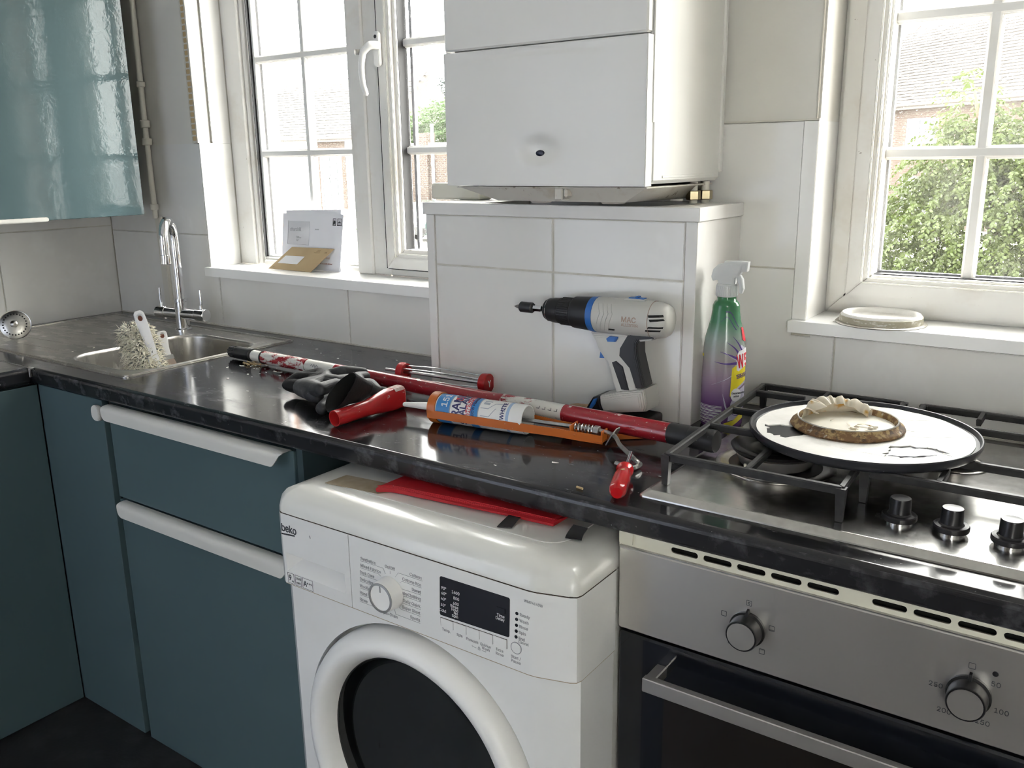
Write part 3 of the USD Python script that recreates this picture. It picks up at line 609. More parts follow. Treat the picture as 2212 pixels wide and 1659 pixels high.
for x, y in ((2.052, -.075), (2.062, -.045)):
    pn = obj('pipe', cyl((x, y, 1.2948), (x, y, 1.334), .0075, 16), 'painted_pipe', bo)
    obj('compression_nut', cyl((x, y, 1.301), (x, y, 1.318), .0135, 6, b=.0015), 'brass', pn, smooth=False)
for x in (1.70, 1.716): obj('screw_head', lathe([(0, 0), (.005, .001), (.0058, .004), (.0058, .006)], (x, -.27, 1.3265), (0, 0, 1), 16), 'gasket', bo)

# ---------------------------------------------------------------- sink
sk = thing('sink', 'stainless steel inset sink with drainer in the corner', 'sink', (.5, -.3, W))
deck = rrect(.045, .902, -.546, -.048, .016)
bowl = rrect(.560, .872, -.507, -.128, .075, 10)
deckm = [prism(deck.difference(bowl.buffer(.006)), W - .001, W + .0022, 'xy'), prism(deck.buffer(-.004).difference(deck.buffer(-.016)), W + .002, W + .0042, 'xy'), prism(deck.buffer(-.006).difference(deck.buffer(-.0135)), W + .004, W + .0048, 'xy')]
obj('deck', deckm, 'sink_steel', sk, smooth=30)
N = 96; rings = []
for ins, z, rr in ((-.0065, .0020, 0), (-.004, .0032, 0), (-.001, .0026, 0), (.002, .0, 0), (.004, -.006, 0), (.007, -.05, 0), (.013, -.115, 0), (.022, -.140, 0), (.042, -.152, 0), (.075, -.156, 0), (.11, -.158, 0)):
    q = bowl.buffer(-ins, quad_segs=10); p = ring_pts(q, N); rings.append(np.c_[p, np.full(N, W + z)])
c0 = rings[-1][:, :2].mean(0); rings.append(np.c_[c0 + (rings[-1][:, :2] - c0) * .02, np.full(N, W - .159)])
obj('bowl', loft(rings, cap=False), 'sink_steel', sk, smooth=50)
obj('waste', lathe([(.0, .0), (.035, .0), (.042, .003), (.044, .0), (.0, -.001)], (c0[0], c0[1], W - .1575), (0, 0, 1), 32), 'chrome', sk)
for k in range(6):
    y0_ = -.145 - k * .066; y1_ = -.165 - k * .058
    m = tube([(.10, y0_ - .01, W + .0012), (.30, (y0_ + y1_) / 2 - .004, W + .0014), (.515, y1_, W + .0012)], .0042, 8, 6); m.apply_transform(np.diag([1, 1, .45, 1])); m.apply_translation((0, 0, (W + .0012) * .55))
    obj('drainer_rib', m, 'sink_steel', sk)
# tap
tp = thing('mixer_tap', 'chrome mixer tap with swan neck spout and two lever handles behind the sink bowl', 'tap', (.497, -.112, W))
TX, TY = .497, -.112
obj('base', lathe([(.0, 0), (.024, 0), (.024, .004), (.019, .007), (.0185, .03), (.0185, .083), (.0195, .084), (.0195, .092), (.0, .092)], (TX, TY, W + .0022), (0, 0, 1), 36), 'chrome', tp, smooth=40)
bd = unit(V(.985, .17, 0)); bc_ = V(TX, TY, W + .05)
body = obj('cross_body', cyl(bc_ - bd * .058, bc_ + bd * .058, .0165, 32, b=.001), 'chrome', tp)
for s in (-1, 1):
    v = obj('valve_sleeve', lathe([(0, 0), (.0165, 0), (.0178, .001), (.0178, .034), (.0165, .0355), (0, .0355)], bc_ + bd * s * .058, bd * s, 32), 'chrome', tp)
    e = bc_ + bd * s * .076
    obj('lever', [tube([e + V(0, 0, .012), e + bd * s * .002 + V(0, 0, .035), e + bd * s * .001 + V(0, 0, .072)], .0046, 14, 4), lathe([(.0085, 0), (.006, .008), (.0046, .016)], e + V(0, 0, .012), (0, 0, 1), 18)], 'chrome', v)
sd = unit(V(.62, -.785, 0)); zb_ = W + .092; R_ = .044
arc = [V(TX, TY, zb_), V(TX, TY, zb_ + .10), V(TX, TY, zb_ + .165)] + [V(TX, TY, zb_ + .175) + sd * (R_ - R_ * math.cos(t)) + V(0, 0, R_ * 1.12 * math.sin(t)) for t in np.linspace(0, math.pi, 17)]
arc.append(arc[-1] + V(0, 0, -.045))
obj('spout', tube(arc, .0128, 24), 'chrome', tp, smooth=60)
obj('aerator', cyl(arc[-1] + V(0, 0, .006), arc[-1] + V(0, 0, -.020), .0136, 24, b=.0015), 'chrome', tp)
# strainer standing on its edge at the far left
st = thing('sink_strainer', 'round perforated sink strainer plug tipped on its side on the drainer', 'strainer', (.215, -.452, W + .004))
sc = V(.2105, -.445, W + .0425); sax = unit(V(.80, -.55, .30))
obj('cup', [lathe([(.0, .004), (.018, .004), (.030, .0015), (.0385, -.002), (.041, .0), (.0405, .0022), (.0385, .0015), (.03, .005), (.018, .0075), (.0, .0075)], sc, sax, 48)], 'sink_steel', st)
obj('knob', lathe([(.0, .007), (.004, .007), (.0045, .013), (.009, .015), (.0095, .019), (.006, .022), (0, .023)], sc, sax, 24), 'sink_steel', st)
A_, B_, T_ = frame_of(sax)
obj('perforation', [cyl(sc + T_ * .0045 + .0292 * (math.cos(t) * A_ + math.sin(t) * B_), sc + T_ * .0063 + .0292 * (math.cos(t) * A_ + math.sin(t) * B_), .0021, 8) for t in np.arange(24) * 2 * math.pi / 24] , 'black_void', st, kind='stuff')

# ================================================================ WASHING MACHINE
wm = thing('washing_machine', 'white front loading washing machine between the drawer unit and the oven', 'washing machine', (1.888, -.4, 0))
WX0, WX1, WF = 1.589, 2.187, -.723
def c4(pts): return [(560 + x * .1808, 1080 + y * .1808) for x, y in pts]
front_plan = [(WX0, -.60), (WX0, -.692), (WX0 + .004, -.700), (WX0 + .022, -.719), (WX0 + .030, WF), (2.118, WF), (2.130, -.7215), (2.176, -.708), (2.184, -.703), (WX1, -.694), (WX1, -.60)]
ZP0, ZP1 = .684, .8105
obj('body', [bx(WX0 + .003, WX1 - .0035, -.69, -.13, .012, .811, .004)], 'washer_side', wm)
obj('side_pressing', puff(rrect(-.60, -.18, .10, .765, .05, 10), WX1 - .0040, WX1 - .0028, .0011, 'yz'), 'washer_side', wm)
# fascia
recess = sbox(1.6275, .7155, 1.7585, .7585)
fp = Polygon(front_plan).buffer(0)
draw_cut = sbox(1.60, ZP0 - .01, 1.7775, ZP1 + .01)
slit = .0006
fas = mf(prism(fp, ZP0, ZP1, 'xy'))
leftp = fas ^ mf(bx(1.5, 1.7772 - slit, -.8, -.5, .6, .9))
rightp = fas ^ mf(bx(1.7772 + slit, 2.3, -.8, -.5, .6, .9))
# detergent drawer: hand recess sloping out towards the bottom
rec_pts = [(x, y, z) for x, z, y in ((1.6235, .7405, WF - .01), (1.7635, .7385, WF - .01), (1.6245, .7055, WF - .01), (1.7635, .7030, WF - .01), (1.6235, .7405, WF), (1.7635, .7385, WF), (1.6255, .7070, WF), (1.7635, .7045, WF), (1.650, .7405, WF + .022), (1.7625, .7385, WF + .022), (1.648, .7300, WF + .022), (1.7625, .7275, WF + .022))]
leftp = leftp - mf(hull(rec_pts))
dtr = obj('detergent_drawer', leftp, 'washer_white', wm, smooth=20)
fc = obj('control_panel', rightp, 'washer_white', wm, smooth=20)
obj('dirt_line', [prism(fp.buffer(-.0003), ZP1 - .001, ZP1 + .0022, 'xy'), bx(1.7768, 1.7776, WF + .0008, -.6, ZP0, ZP1)], 'grime', wm, label='brown dirt in the seam below the lid')
obj('panel_seam', prism(fp.buffer(-.0006), ZP0 - .0016, ZP0 + .001, 'xy'), 'residue', wm)
# lid with its big rolled front edge
lid_rings = []
lp = Polygon([(WX0, -.10), (WX0, -.690), (WX0 + .004, -.700), (WX0 + .024, -.7195), (WX0 + .034, WF), (2.116, WF), (2.130, -.7215), (2.174, -.7085), (2.184, -.703), (WX1, -.694), (WX1, -.10)])
pts = []
for ins, z in ((.0, ZP1 + .002), (.0005, .822), (.004, .832), (.012, .841), (.024, .8468), (.040, .8502), (.058, .8515)):
    q = lp.buffer(-ins, join_style=1) if ins else lp
    qc = np.array(q.exterior.coords); pts.append(np.c_[qc, np.full(len(qc), z)])
obj('lid', hull(np.vstack(pts)), 'washer_lid', wm, smooth=45)
obj('lid_inset', [puff(rrect(WX0 + .085, WX1 - .060, -.655, -.12, .035), .8508, .8526, .001, 'xy')], 'washer_lid', wm)
obj('sticker_residue', [prism([(1.662, -.660), (1.772, -.648), (1.790, -.625), (1.776, -.600), (1.665, -.612)], .8524, .8529, 'xy')], 'residue', wm, label='brown torn sticker residue')
# body front with the door hole
DC, DZ, DR = (1.8885, -.705), .434, .236
front = mf(prism(Polygon([(WX0 + .004, -.69), (WX0 + .010, -.698), (WX0 + .032, -.7125), (2.120, -.7125), (2.172, -.7005), (WX1 - .003, -.692), (WX1 - .003, -.60), (WX0 + .004, -.60)]), .012, ZP0 - .0016, 'xy'))
front = front - mf(cyl((DC[0], -.9, DZ), (DC[0], -.664, DZ), DR + .0045, 96)) - mf(cyl((DC[0], -.7, DZ), (DC[0], -.3, DZ), .188, 64))
obj('body_front', front, 'washer_white', wm, smooth=25)
obj('door_recess', lathe([(.187, 0), (DR + .0044, 0), (DR + .0044, -.002), (.187, -.002)], (DC[0], -.663, DZ), (0, -1, 0), 96, closed=True), 'black_void', wm)
dax = (0, -1, 0); do = (DC[0], -.7125, DZ)
dring = obj('door_ring', lathe([(.1815, -.012), (.1835, .002), (.189, .014), (.1965, .0225), (.2035, .0265), (.2105, .0272), (.219, .0245), (.2275, .0165), (.2335, .004), (.2345, -.016), (.229, -.030), (.188, -.032), (.1815, -.02)], do, dax, 128, closed=True), 'white_plastic', wm, smooth=50, label='white round door ring')
obj('door_trim', lathe([(.1800, -.014), (.1822, -.014), (.1830, -.004), (.1812, -.005)], do, dax, 96, closed=True), 'gasket', dring)
obj('door_glass', lathe([(.1808, -.006), (.172, -.014), (.158, -.034), (.130, -.060), (.118, -.085), (.10, -.10), (.06, -.105), (.0, -.106), (.0, -.1035), (.06, -.1025), (.098, -.0975), (.1155, -.084), (.1275, -.060), (.1555, -.034), (.1695, -.012), (.1786, -.0045)], do, dax, 96), 'door_glass', dring, smooth=60)
obj('door_seal', lathe([(.205, -.052), (.184, -.056), (.176, -.10), (.192, -.105), (.21, -.07)], do, dax, 72, closed=True), 'black_rubber', wm)
drum = obj('drum', lathe([(.235, -.12), (.236, -.40), (.20, -.415), (.0, -.42), (.0, -.425), (.24, -.425), (.243, -.40), (.243, -.12)], do, dax, 72), 'drum_steel', wm, smooth=40)
obj('drum_lip', lathe([(.19, -.10), (.235, -.118), (.243, -.12), (.243, -.11), (.19, -.094)], do, dax, 72, closed=True), 'drum_steel', wm)
for k in range(3):
    t = math.radians(100 + 120 * k); rd = V(math.cos(t), 0, math.sin(t)); o = V(*do)
    obj('drum_paddle', hull([o + rd * rr + V(0, yy, 0) + V(-math.sin(t), 0, math.cos(t)) * ww for rr, yy, ww in ((.234, .13, .03), (.234, .13, -.03), (.234, .38, .03), (.234, .38, -.03), (.19, .16, .007), (.19, .16, -.007), (.19, .36, .007), (.19, .36, -.007))]), 'drum_steel', drum)
obj('plinth', bx(WX0 + .006, WX1 - .006, -.66, -.1, 0, .012), 'gasket', wm)
# programme dial
kx, kz = 1.8625, .7355
dk = obj('programme_dial', lathe([(.0, .0), (.0265, 0), (.0255, .006), (.0245, .020), (.0235, .0225), (.0, .0225)], (kx, WF + .0005, kz), (0, -1, 0), 48), 'white_plastic', wm, smooth=40)
obj('dial_ring', lathe([(.0205, .0222), (.0238, .0222), (.0238, .0236), (.0205, .0240)], (kx, WF, kz), (0, -1, 0), 48, closed=True), 'knob_ring', dk)
obj('dial_pointer', bx(kx - .0009, kx + .0009, WF - .0228, WF - .0222, kz + .009, kz + .019), 'print_grey', dk)
# printing on the fascia (x, z measured on the fascia plane)
TH = .0052
def wt_(s, p, h=TH, anchor='l', mat_='print_grey', bold=False, par=None, y=WF, sq=.92): return text(s, h, (p[0], y - .0001, p[1]), anchor=anchor, bold=bold, squeeze=sq)
ll = []
for s_, p_ in (('Synthetics', (1.802, .774)), ('Mixed Fabrics', (1.801, .762)), ('Dark Care', (1.799, .750)), ('Delicates', (1.798, .738)), ('Woollens', (1.797, .726)), ('Hand Wash 20°', (1.796, .714)), ('Rinse', (1.795, .702))): ll.append(wt_(s_, p_))
for s_, p_ in (('Cottons', (1.928, .775)), ('Cottons Eco', (1.926, .763)), ('Duvet', (1.925, .751)), ('BabyClothing', (1.924, .7395)), ('Daily Quick', (1.923, .727)), ('Super Short', (1.922, .7155)), ('Sports', (1.921, .7035))): ll.append(wt_(s_, p_, anchor='r'))
ll += [wt_('On/Off', (1.864, .7745), anchor='c'), wt_('Spin+Drain', (1.858, .6945), anchor='c')]
for p, q, r in (((1.801, .772), (1.850, .7725), (1.854, .764)), ((1.800, .760), (1.839, .760), (1.844, .7575)), ((1.799, .748), (1.836, .748), None), ((1.798, .736), (1.833, .7365), None), ((1.797, .724), (1.831, .7245), None), ((1.796, .712), (1.832, .7125), None), ((1.795, .700), (1.842, .700), (1.846, .706)),
                ((1.929, .773), (1.881, .773), (1.874, .764)), ((1.927, .761), (1.888, .761), (1.883, .757)), ((1.925, .749), (1.887, .748), None), ((1.924, .737), (1.889, .737), None), ((1.923, .7245), (1.886, .7245), None), ((1.922, .713), (1.882, .713), (1.878, .716)), ((1.921, .701), (1.872, .701), (1.869, .709)), ((1.864, .772), (1.864, .7665), None), ((1.858, .7055), (1.858, .7005), None)):
    ll.append(line2(p, q, .00035, WF)); r and ll.append(line2(q, r, .00035, WF))
ll.append(wt_('WM94145W', (2.112, .7935), .0040))
objs('panel_print', ll, 'print_grey', fc, smooth=False)
objs('maker_name', [wt_('beko', (1.6178, .7795), .0128, mat_='', bold=True), line2((1.6178, .7735), (1.6505, .7765), .0026, WF)], 'print_dark', dtr, smooth=False)
bxs = []
for x0_, x1_ in ((1.625, 1.6405), (1.6435, 1.6585), (1.6615, 1.686)):
    o_ = sbox(x0_, .6755, x1_, .6945); bxs.append(prism(o_.difference(o_.buffer(-.0004)), WF - .0004, WF + .0002, 'xz'))
ZR = .010
bxs += [wt_('9', (1.6265, .6815), .0095, bold=True), wt_('kg', (1.6350, .6795), .0028), wt_('1400', (1.651, .6870), .0042, anchor='c'), wt_('rpm', (1.651, .6795), .0042, anchor='c'), wt_('A', (1.6635, .6805), .0090, bold=True), wt_('+++', (1.6715, .6845), .0052)]
for m in bxs: m.apply_translation((0, 0, ZR))
objs('rating_print', bxs, 'print_dark', dtr, smooth=False)
ds = obj('display', puff(Polygon([(1.9635, .791), (2.0885, .792), (2.0865, .731), (1.9610, .728)]).buffer(-.003).buffer(.003, quad_segs=4), WF - .0009, WF + .001, .0005, 'xz'), 'display_black', fc)
dt = []
DY = WF - .0010
for s_, p_ in (('90°', (1.9755, .7715)), ('60°', (1.9755, .763)), ('40°', (1.9745, .754)), ('30°', (1.9735, .744)), ('Cold', (1.9735, .735)), ('1400', (2.0, .7705)), ('800', (1.999, .7615)), ('600', (1.998, .753)), ('Rinse', (1.997, .7475)), ('Hold', (1.9965, .7425)), ('No', (1.996, .7375)), ('Spin', (1.996, .7325)), ('Time', (2.0795, .7585)), ('Delay', (2.0795, .7535))):
    dt.append(wt_(s_, p_, .0046, 'r', y=DY, bold=False))
objs('display_print', dt, 'print_white', ds, smooth=False)
obj('delay_button', bx(2.066, 2.081, WF - .0022, WF, .7655, .7735, .0006), 'display_black', ds)
obj('button_gap', [prism(Polygon([(1.962, .7243), (2.0825, .7265), (2.0825, .7120), (1.962, .7105)]), WF - .0006, WF + .0004, 'xz')], 'grime', fc)
for k in range(5):
    a_, b_ = 1.9625 + k * .024 + .0004, 1.9625 + (k + 1) * .024 - .0004
    obj('button', puff(sbox(a_, .7105 + k * .0003, b_, .7238 + k * .0005), WF - .0016, WF, .0005, 'xz'), 'washer_white', fc)
bp = []
for s_, x_, z_ in (('Temp.', 1.972, .7035), ('Spin', 1.997, .7035), ('Prewash', 2.020, .7025), ('Quicker', 2.0445, .7025), ('Wash', 2.0445, .6970), ('Extra', 2.069, .7035), ('Rinse', 2.069, .6970)): bp.append(wt_(s_, (x_, z_), .0043, 'c'))
for p, q in (((2.020, .6975), (2.020, .6955)), ((2.020, .6955), (2.0275, .6950)), ((2.0375, .6945), (2.0445, .6940)), ((2.0445, .6940), (2.0445, .6960))): bp.append(line2(p, q, .00035, WF))
lk = sbox(2.0305, .6935, 2.0345, .6965); bp += [prism(lk.difference(lk.buffer(-.0005)), WF - .0004, WF, 'xz'), line2((2.0315, .6965), (2.0315, .6983), .0004, WF), line2((2.0335, .6965), (2.0335, .6983), .0004, WF), line2((2.0315, .6983), (2.0335, .6983), .0004, WF)]
for i, s_ in enumerate(('Ready', 'Wash', 'Rinse', 'Spin', 'End')): bp.append(wt_(s_, (2.1045 - .0006 * i, .7700 - .0092 * i), .0046, bold=(s_ == 'End')))
bp += [wt_('Cancel', (2.1015, .7280), .0042), wt_('Start /', (2.097, .7010), .0046, 'c'), wt_('Pause', (2.097, .6945), .0046, 'c')]
objs('button_print', bp, 'print_grey', fc, smooth=False)
for i in range(5): obj('indicator', cyl((2.1 - .0005 * i, WF + .0005, .7722 - .0091 * i), (2.1 - .0005 * i, WF - .0006, .7722 - .0091 * i), .0025, 16), 'display_black', fc)
sb_ = obj('start_button', cyl((2.098, WF + .001, .7185), (2.098, WF - .0012, .7185), .0082, 32, b=.0005), 'washer_white', fc)
obj('button_ring', lathe([(.0083, 0), (.0092, 0), (.0092, .0005), (.0083, .0005)], (2.098, WF - .0003, .7185), (0, -1, 0), 40, closed=True), 'print_grey', sb_)
obj('scuff', [line2((1.688, .7865), (1.6885, .7815), .0007, WF)], 'print_dark', dtr)

# ================================================================ OVEN
ov = thing('oven', 'built in oven with brushed steel control panel and black glass door, lower right', 'oven', (2.49, -.35, 0))
OX0, OX1, OY = 2.190, 2.786, -.600
obj('cavity', bx(OX0 + .008, OX1 - .008, -.555, -.06, .18, .845), 'zinc', ov)
st_ = sbox(OX0 - .002, .845, OX1 + .002, .8706)
sl = [rrect(a, b, .8560, .8645, .0042) for a, b in ((2.267, 2.306), (2.3135, 2.353), (2.360, 2.398), (2.405, 2.444), (2.451, 2.4895), (2.528, 2.567), (2.574, 2.614), (2.621, 2.660), (2.667, 2.706))]
obj('vent_strip', prism(st_.difference(unary_union(sl)), -.5945, -.5925, 'xz'), 'enamel_cream', ov)
obj('vent_dark', bx(OX0, OX1, -.575, -.573, .845, .864), 'black_void', ov)
obj('strip_clip', bx(2.1885, 2.2095, -.5965, -.5945, .853, .8700), 'enamel_cream', ov)
cp = obj('control_panel', [bx(OX0, OX1, OY, -.555, .7225, .8485, .0022)], 'brushed_steel', ov, smooth=30)
obj('panel_lip', bx(OX0, OX1, OY + .001, -.5945, .8483, .8498), 'zinc', cp)
for kx_, ptr in ((2.381, 90), (2.641, 90), (2.511 + .39, 90)):
    if kx_ > 2.75: continue
    kn = obj('oven_knob', [lathe([(.0, .0), (.0238, 0), (.0238, .004), (.0215, .0065), (.0208, .024), (.0198, .0255), (.0188, .0255), (.0185, .0248), (.0, .0248)], (kx_, OY, .780), (0, -1, 0), 48), hull([(kx_ - .0035, OY - .001, .799), (kx_ + .0035, OY - .001, .799), (kx_ - .0025, OY - .012, .798), (kx_ + .0025, OY - .012, .798), (kx_ - .0015, OY - .001, .8085), (kx_ + .0015, OY - .001, .8085), (kx_ - .0012, OY - .006, .8075), (kx_ + .0012, OY - .006, .8075)])], 'black_enamel', cp, smooth=40)
    obj('knob_face', lathe([(.0, .0), (.0183, 0), (.0183, .0008), (.0, .0009)], (kx_, OY - .0248, .780), (0, -1, 0), 48), 'brushed_steel', kn)
op = []
def outl(cx, cz, w=.0075, h=.0075, t=.0006): o_ = rrect(cx - w / 2, cx + w / 2, cz - h / 2, cz + h / 2, .001, 2); return prism(o_.difference(o_.buffer(-t)), OY - .0004, OY + .0002, 'xz')
for cx, cz, k in ((2.348, .792, 0), (2.381, .8165, 1), (2.4125, .790, 2), (2.4015, .7535, 3)):
    op.append(outl(cx, cz))
    if k == 1: op.append(prism(Point(cx, cz).buffer(.0017).difference(Point(cx, cz).buffer(.0010)), OY - .0004, OY, 'xz'))
    if k == 2: op.append(line2((cx - .003, cz - .0022), (cx + .003, cz - .0022), .0007, OY))
    if k == 3: op += [line2((cx - .0028 + i * .0014, cz + .002), (cx - .0021 + i * .0014, cz + .0028), .0005, OY) for i in range(4)]
op += [text('250', .006, (2.5985, OY - .0001, .777), anchor='l'), text('50', .006, (2.661, OY - .0001, .7985)), text('100', .006, (2.667, OY - .0001, .767)), text('150', .006, (2.650, OY - .0001, .747)), text('200', .006, (2.610, OY - .0001, .747)), outl(2.641, .816)]
op.append(prism(Point(2.357, .7525).buffer(.0016).difference(Point(2.357, .7525).buffer(.0010)), OY - .0004, OY, 'xz'))
objs('panel_print', op, 'print_dark', cp, smooth=False)
obj('indicator_lamp', lathe([(0, 0), (.0032, 0), (.003, .0008), (0, .0012)], (2.6645, OY, .814), (0, -1, 0), 20), 'black_knob', cp)
od = obj('oven_door', bx(OX0 + .001, OX1 - .001, OY + .002, -.560, .20, .7165, .003), 'oven_glass', ov)
obj('inner_window', prism(rrect(2.265, 2.711, .27, .640, .012), OY + .0012, OY + .003, 'xz'), 'oven_glass_inner', od)
HB = -.645
obj('handle_bar', [bx(2.2530, 2.724, HB, HB + .012, .6645, .6855, .0012), bx(2.2530, 2.2685, HB + .01, OY + .003, .6665, .6835, .0015), bx(2.7085, 2.724, HB + .01, OY + .003, .6665, .6835, .0015)], 'brushed_steel', od)
oh = thing('oven_housing', 'cupboard housing under the oven in the lower right corner', 'cupboard', (2.49, -.3, 0))
obj('carcass', bx(2.190, 2.786, -.55, -.05, .0, .178), 'teal_edge', oh)
obj('plinth', bx(2.190, 2.786, -.597, -.57, .004, .178, .001), 'teal_gloss', oh)

# ================================================================ HOB
hb = thing('gas_hob', 'stainless steel gas hob set in the worktop with three black knobs', 'hob', (2.49, -.3, W))
HX0, HX1, HY0, HY1 = 2.196, 2.785, -.557, -.048
obj('plate', hull(np.vstack([np.c_[np.array(rrect(HX0 + i, HX1 - i, HY0 + i * 1.0, HY1 - i, .008).exterior.coords), np.full(len(rrect(HX0 + i, HX1 - i, HY0 + i, HY1 - i, .008).exterior.coords), W + z)] for i, z in ((0, .0002), (.0004, .0022), (.010, .0092), (.0125, .0100))])), 'hob_steel', hb, smooth=20)
HZ = W + .010
def burner(cx, cy, r, wok=False):
    t = obj('burner_ring', lathe([(r * 1.34, .0), (r * 1.36, .0016), (r * 1.30, .0030), (r * 1.18, .0018), (r * 1.06, .0004), (r * .9, .0002), (r * .9, -.0)], (cx, cy, HZ), (0, 0, 1), 72, closed=True), 'hob_steel', hb, smooth=60)
    obj('burner_well', lathe([(.0, .0), (r * 1.05, .0), (r * 1.05, .0008), (.0, .0008)], (cx, cy, HZ), (0, 0, 1), 56), 'black_enamel', t)
    obj('burner_crown', lathe([(.0, .004), (r * .80, .004), (r * .86, .012), (r * .92, .021), (r * .84, .0225), (.0, .0225)], (cx, cy, HZ), (0, 0, 1), 64), 'brushed_steel', t)
    if wok: obj('burner_cap', lathe([(.0, .0255), (r * .30, .0255), (r * .36, .0285), (r * .50, .0275), (r * .62, .0265), (r * .80, .0325), (r * .95, .034), (r * 1.02, .0305), (r * .99, .0255), (r * .86, .0228), (.0, .0228)], (cx, cy, HZ), (0, 0, 1), 72), 'black_enamel', t, smooth=50)
    else: obj('burner_cap', lathe([(.0, .0305), (r * .78, .0305), (r * .92, .0290), (r * .97, .0265), (r * .90, .0228), (.0, .0228)], (cx, cy, HZ), (0, 0, 1), 64), 'black_enamel', t, smooth=50)
    sp = obj('spark_plug', cyl((cx - r * .35, cy - r * 1.0, HZ), (cx - r * .35, cy - r * 1.0, HZ + .016), .0022, 12), 'cream_plastic', t)
burner(2.322, -.348, .066, True); burner(2.325, -.145, .036); burner(2.725, -.375, .046); burner(2.715, -.175, .060); burner(2.545, -.20, .036)
for kx_, ky_ in ((2.5275, -.478), (2.588, -.4785), (2.6525, -.479)):
    kn = obj('hob_knob', lathe([(.0, .0045), (.0205, .0045), (.0212, .006), (.0212, .0105), (.0200, .0120), (.0150, .0124), (.0132, .014), (.0128, .032), (.0120, .0335), (.0, .0335)], (kx_, ky_, HZ), (0, 0, 1), 48), 'black_knob', hb, smooth=35)
    obj('knob_shaft', cyl((kx_, ky_, HZ), (kx_, ky_, HZ + .006), .0165, 24), 'chrome', kn)
hpz = HZ + .0001
def flat(poly, d=.0003): return prism(poly, hpz, hpz + d, 'xy')
hp_ = []
for kx_, ky_ in ((2.5275, -.478), (2.588, -.4785)):
    a_ = V(kx_ - .028, ky_ + .010)
    q = [Point(*(a_ + (dx, dy))).buffer(.0024).difference(Point(*(a_ + (dx, dy))).buffer(.0018)) for dx, dy in ((0, .004), (.006, .002), (.0, -.004), (.006, -.006))]
    hp_ += [flat(g) for g in q]
obj('hob_print', hp_, 'print_dark', hb, smooth=False)
def bar(p, q, w=.0085, h=.011, zt=.957, zq=None):
    p, q = V(*p), V(*q); d = unit(q - p); s = V(-d[1], d[0]) * w / 2; zq = zt if zq is None else zq
    c = []
    for e, z in ((p, zt), (q, zq)):
        for sg in (-1, 1): c += [(*(e + s * sg * .72), z), (*(e + s * sg), z - .0022), (*(e + s * sg * .8), z - h)]
    return hull(c)
def legp(x, y, zt=.955): return hull([(x + a * .0065, y + b * .0065, zt) for a in (-1, 1) for b in (-1, 1)] + [(x + a * .0045, y + b * .0045, HZ + .001) for a in (-1, 1) for b in (-1, 1)])
GT = .968
def skew(m):
    v = m.vertices; v[:, 0] += (v[:, 1] + .517) * -.050; return m
ps1 = thing('pan_support', 'black cast iron pan support over the left hob burners, beside the spray bottle', 'pan support', (2.325, -.25, HZ))
gx0, gx1, gy0, gy1 = 2.220, 2.4635, -.517, -.053
def bs(p, q): return skew(bar(p, q, .0085, .011, GT))
obj('frame', [bs((gx0, gy0), (gx1, gy0)), bs((gx0, gy1), (gx1, gy1)), bs((gx0, gy0), (gx0, gy1)), bs((gx1, gy0), (gx1, gy1))], 'cast_iron', ps1, smooth=20)
for a, b in (((gx0, -.345), (2.305, -.345)), ((gx0, -.237), (gx1, -.237)), ((gx0, -.108), (2.310, -.108)), ((gx1, -.345), (2.375, -.345)), ((gx1, -.108), (2.375, -.108)), ((2.338, gy0), (2.338, -.41)), ((2.338, gy1), (2.338, -.14))): obj('finger', bs(a, b), 'cast_iron', ps1, smooth=20)
for x, y in ((gx0, gy0), (gx1, gy0), (gx0, gy1), (gx1, gy1)): obj('leg', skew(legp(x, y, GT - .002)), 'cast_iron', ps1, smooth=20)
ps2 = thing('pan_support', 'black cast iron pan support at the right, reaching out of the picture', 'pan support', (2.61, -.2, HZ))
hx0, hx1, hy0, hy1 = 2.472, 2.777, -.432, -.050
def b2(p, q): return bar(p, q, .0085, .011, GT)
obj('frame', [b2((hx0, hy0), (hx1, hy0)), b2((hx0, hy1), (hx1, hy1)), b2((hx0, hy0), (hx0, hy1)), b2((hx1, hy0), (hx1, hy1))], 'cast_iron', ps2, smooth=20)
for a, b in (((hx0, -.325), (hx1, -.325)), ((hx0, -.150), (hx1, -.150)), ((2.562, hy0), (2.562, -.37)), ((2.562, hy1), (2.562, -.10)), ((2.562, -.26), (2.562, -.19)), ((2.69, hy0), (2.69, -.37)), ((2.69, hy1), (2.69, -.10))): obj('finger', b2(a, b), 'cast_iron', ps2, smooth=20)
for x, y in ((hx0, hy0), (hx1, hy0), (hx0, hy1), (hx1, hy1)): obj('leg', legp(x, y, GT - .002), 'cast_iron', ps2, smooth=20)

# ---------------------------------------------------------------- round tray with flaking paint, and the rusty tin lid on it
tc = V(2.433, -.302, .9684); TR = .1615; TFZ = .0098
ty = thing('round_tray', 'round black tray coated in flaking white paint resting on the pan supports', 'tray', tc)
obj('pan', lathe([(.0, .0), (TR - .010, .0), (TR - .004, .003), (TR - .0005, .010), (TR, .0150), (TR - .0012, .0166), (TR - .0030, .0162), (TR - .0040, .0128), (TR - .0055, .0102), (TR - .009, TFZ), (.0, TFZ)], tc, (0, 0, 1), 112), 'tray_black', ty, smooth=40)
disc = Point(tc[0], tc[1]).buffer(TR - .0105, quad_segs=40)
def ragged(pts, amp=.0025, n=7, seed=1):
    r = np.random.default_rng(seed); out = []
    for i in range(len(pts)):
        a, b = V(*pts[i]), V(*pts[(i + 1) % len(pts)])
        for t in np.linspace(0, 1, n, endpoint=False): out.append(a + (b - a) * t + r.normal(0, amp, 2) * (0 < t < 1))
    return Polygon(out).buffer(0)
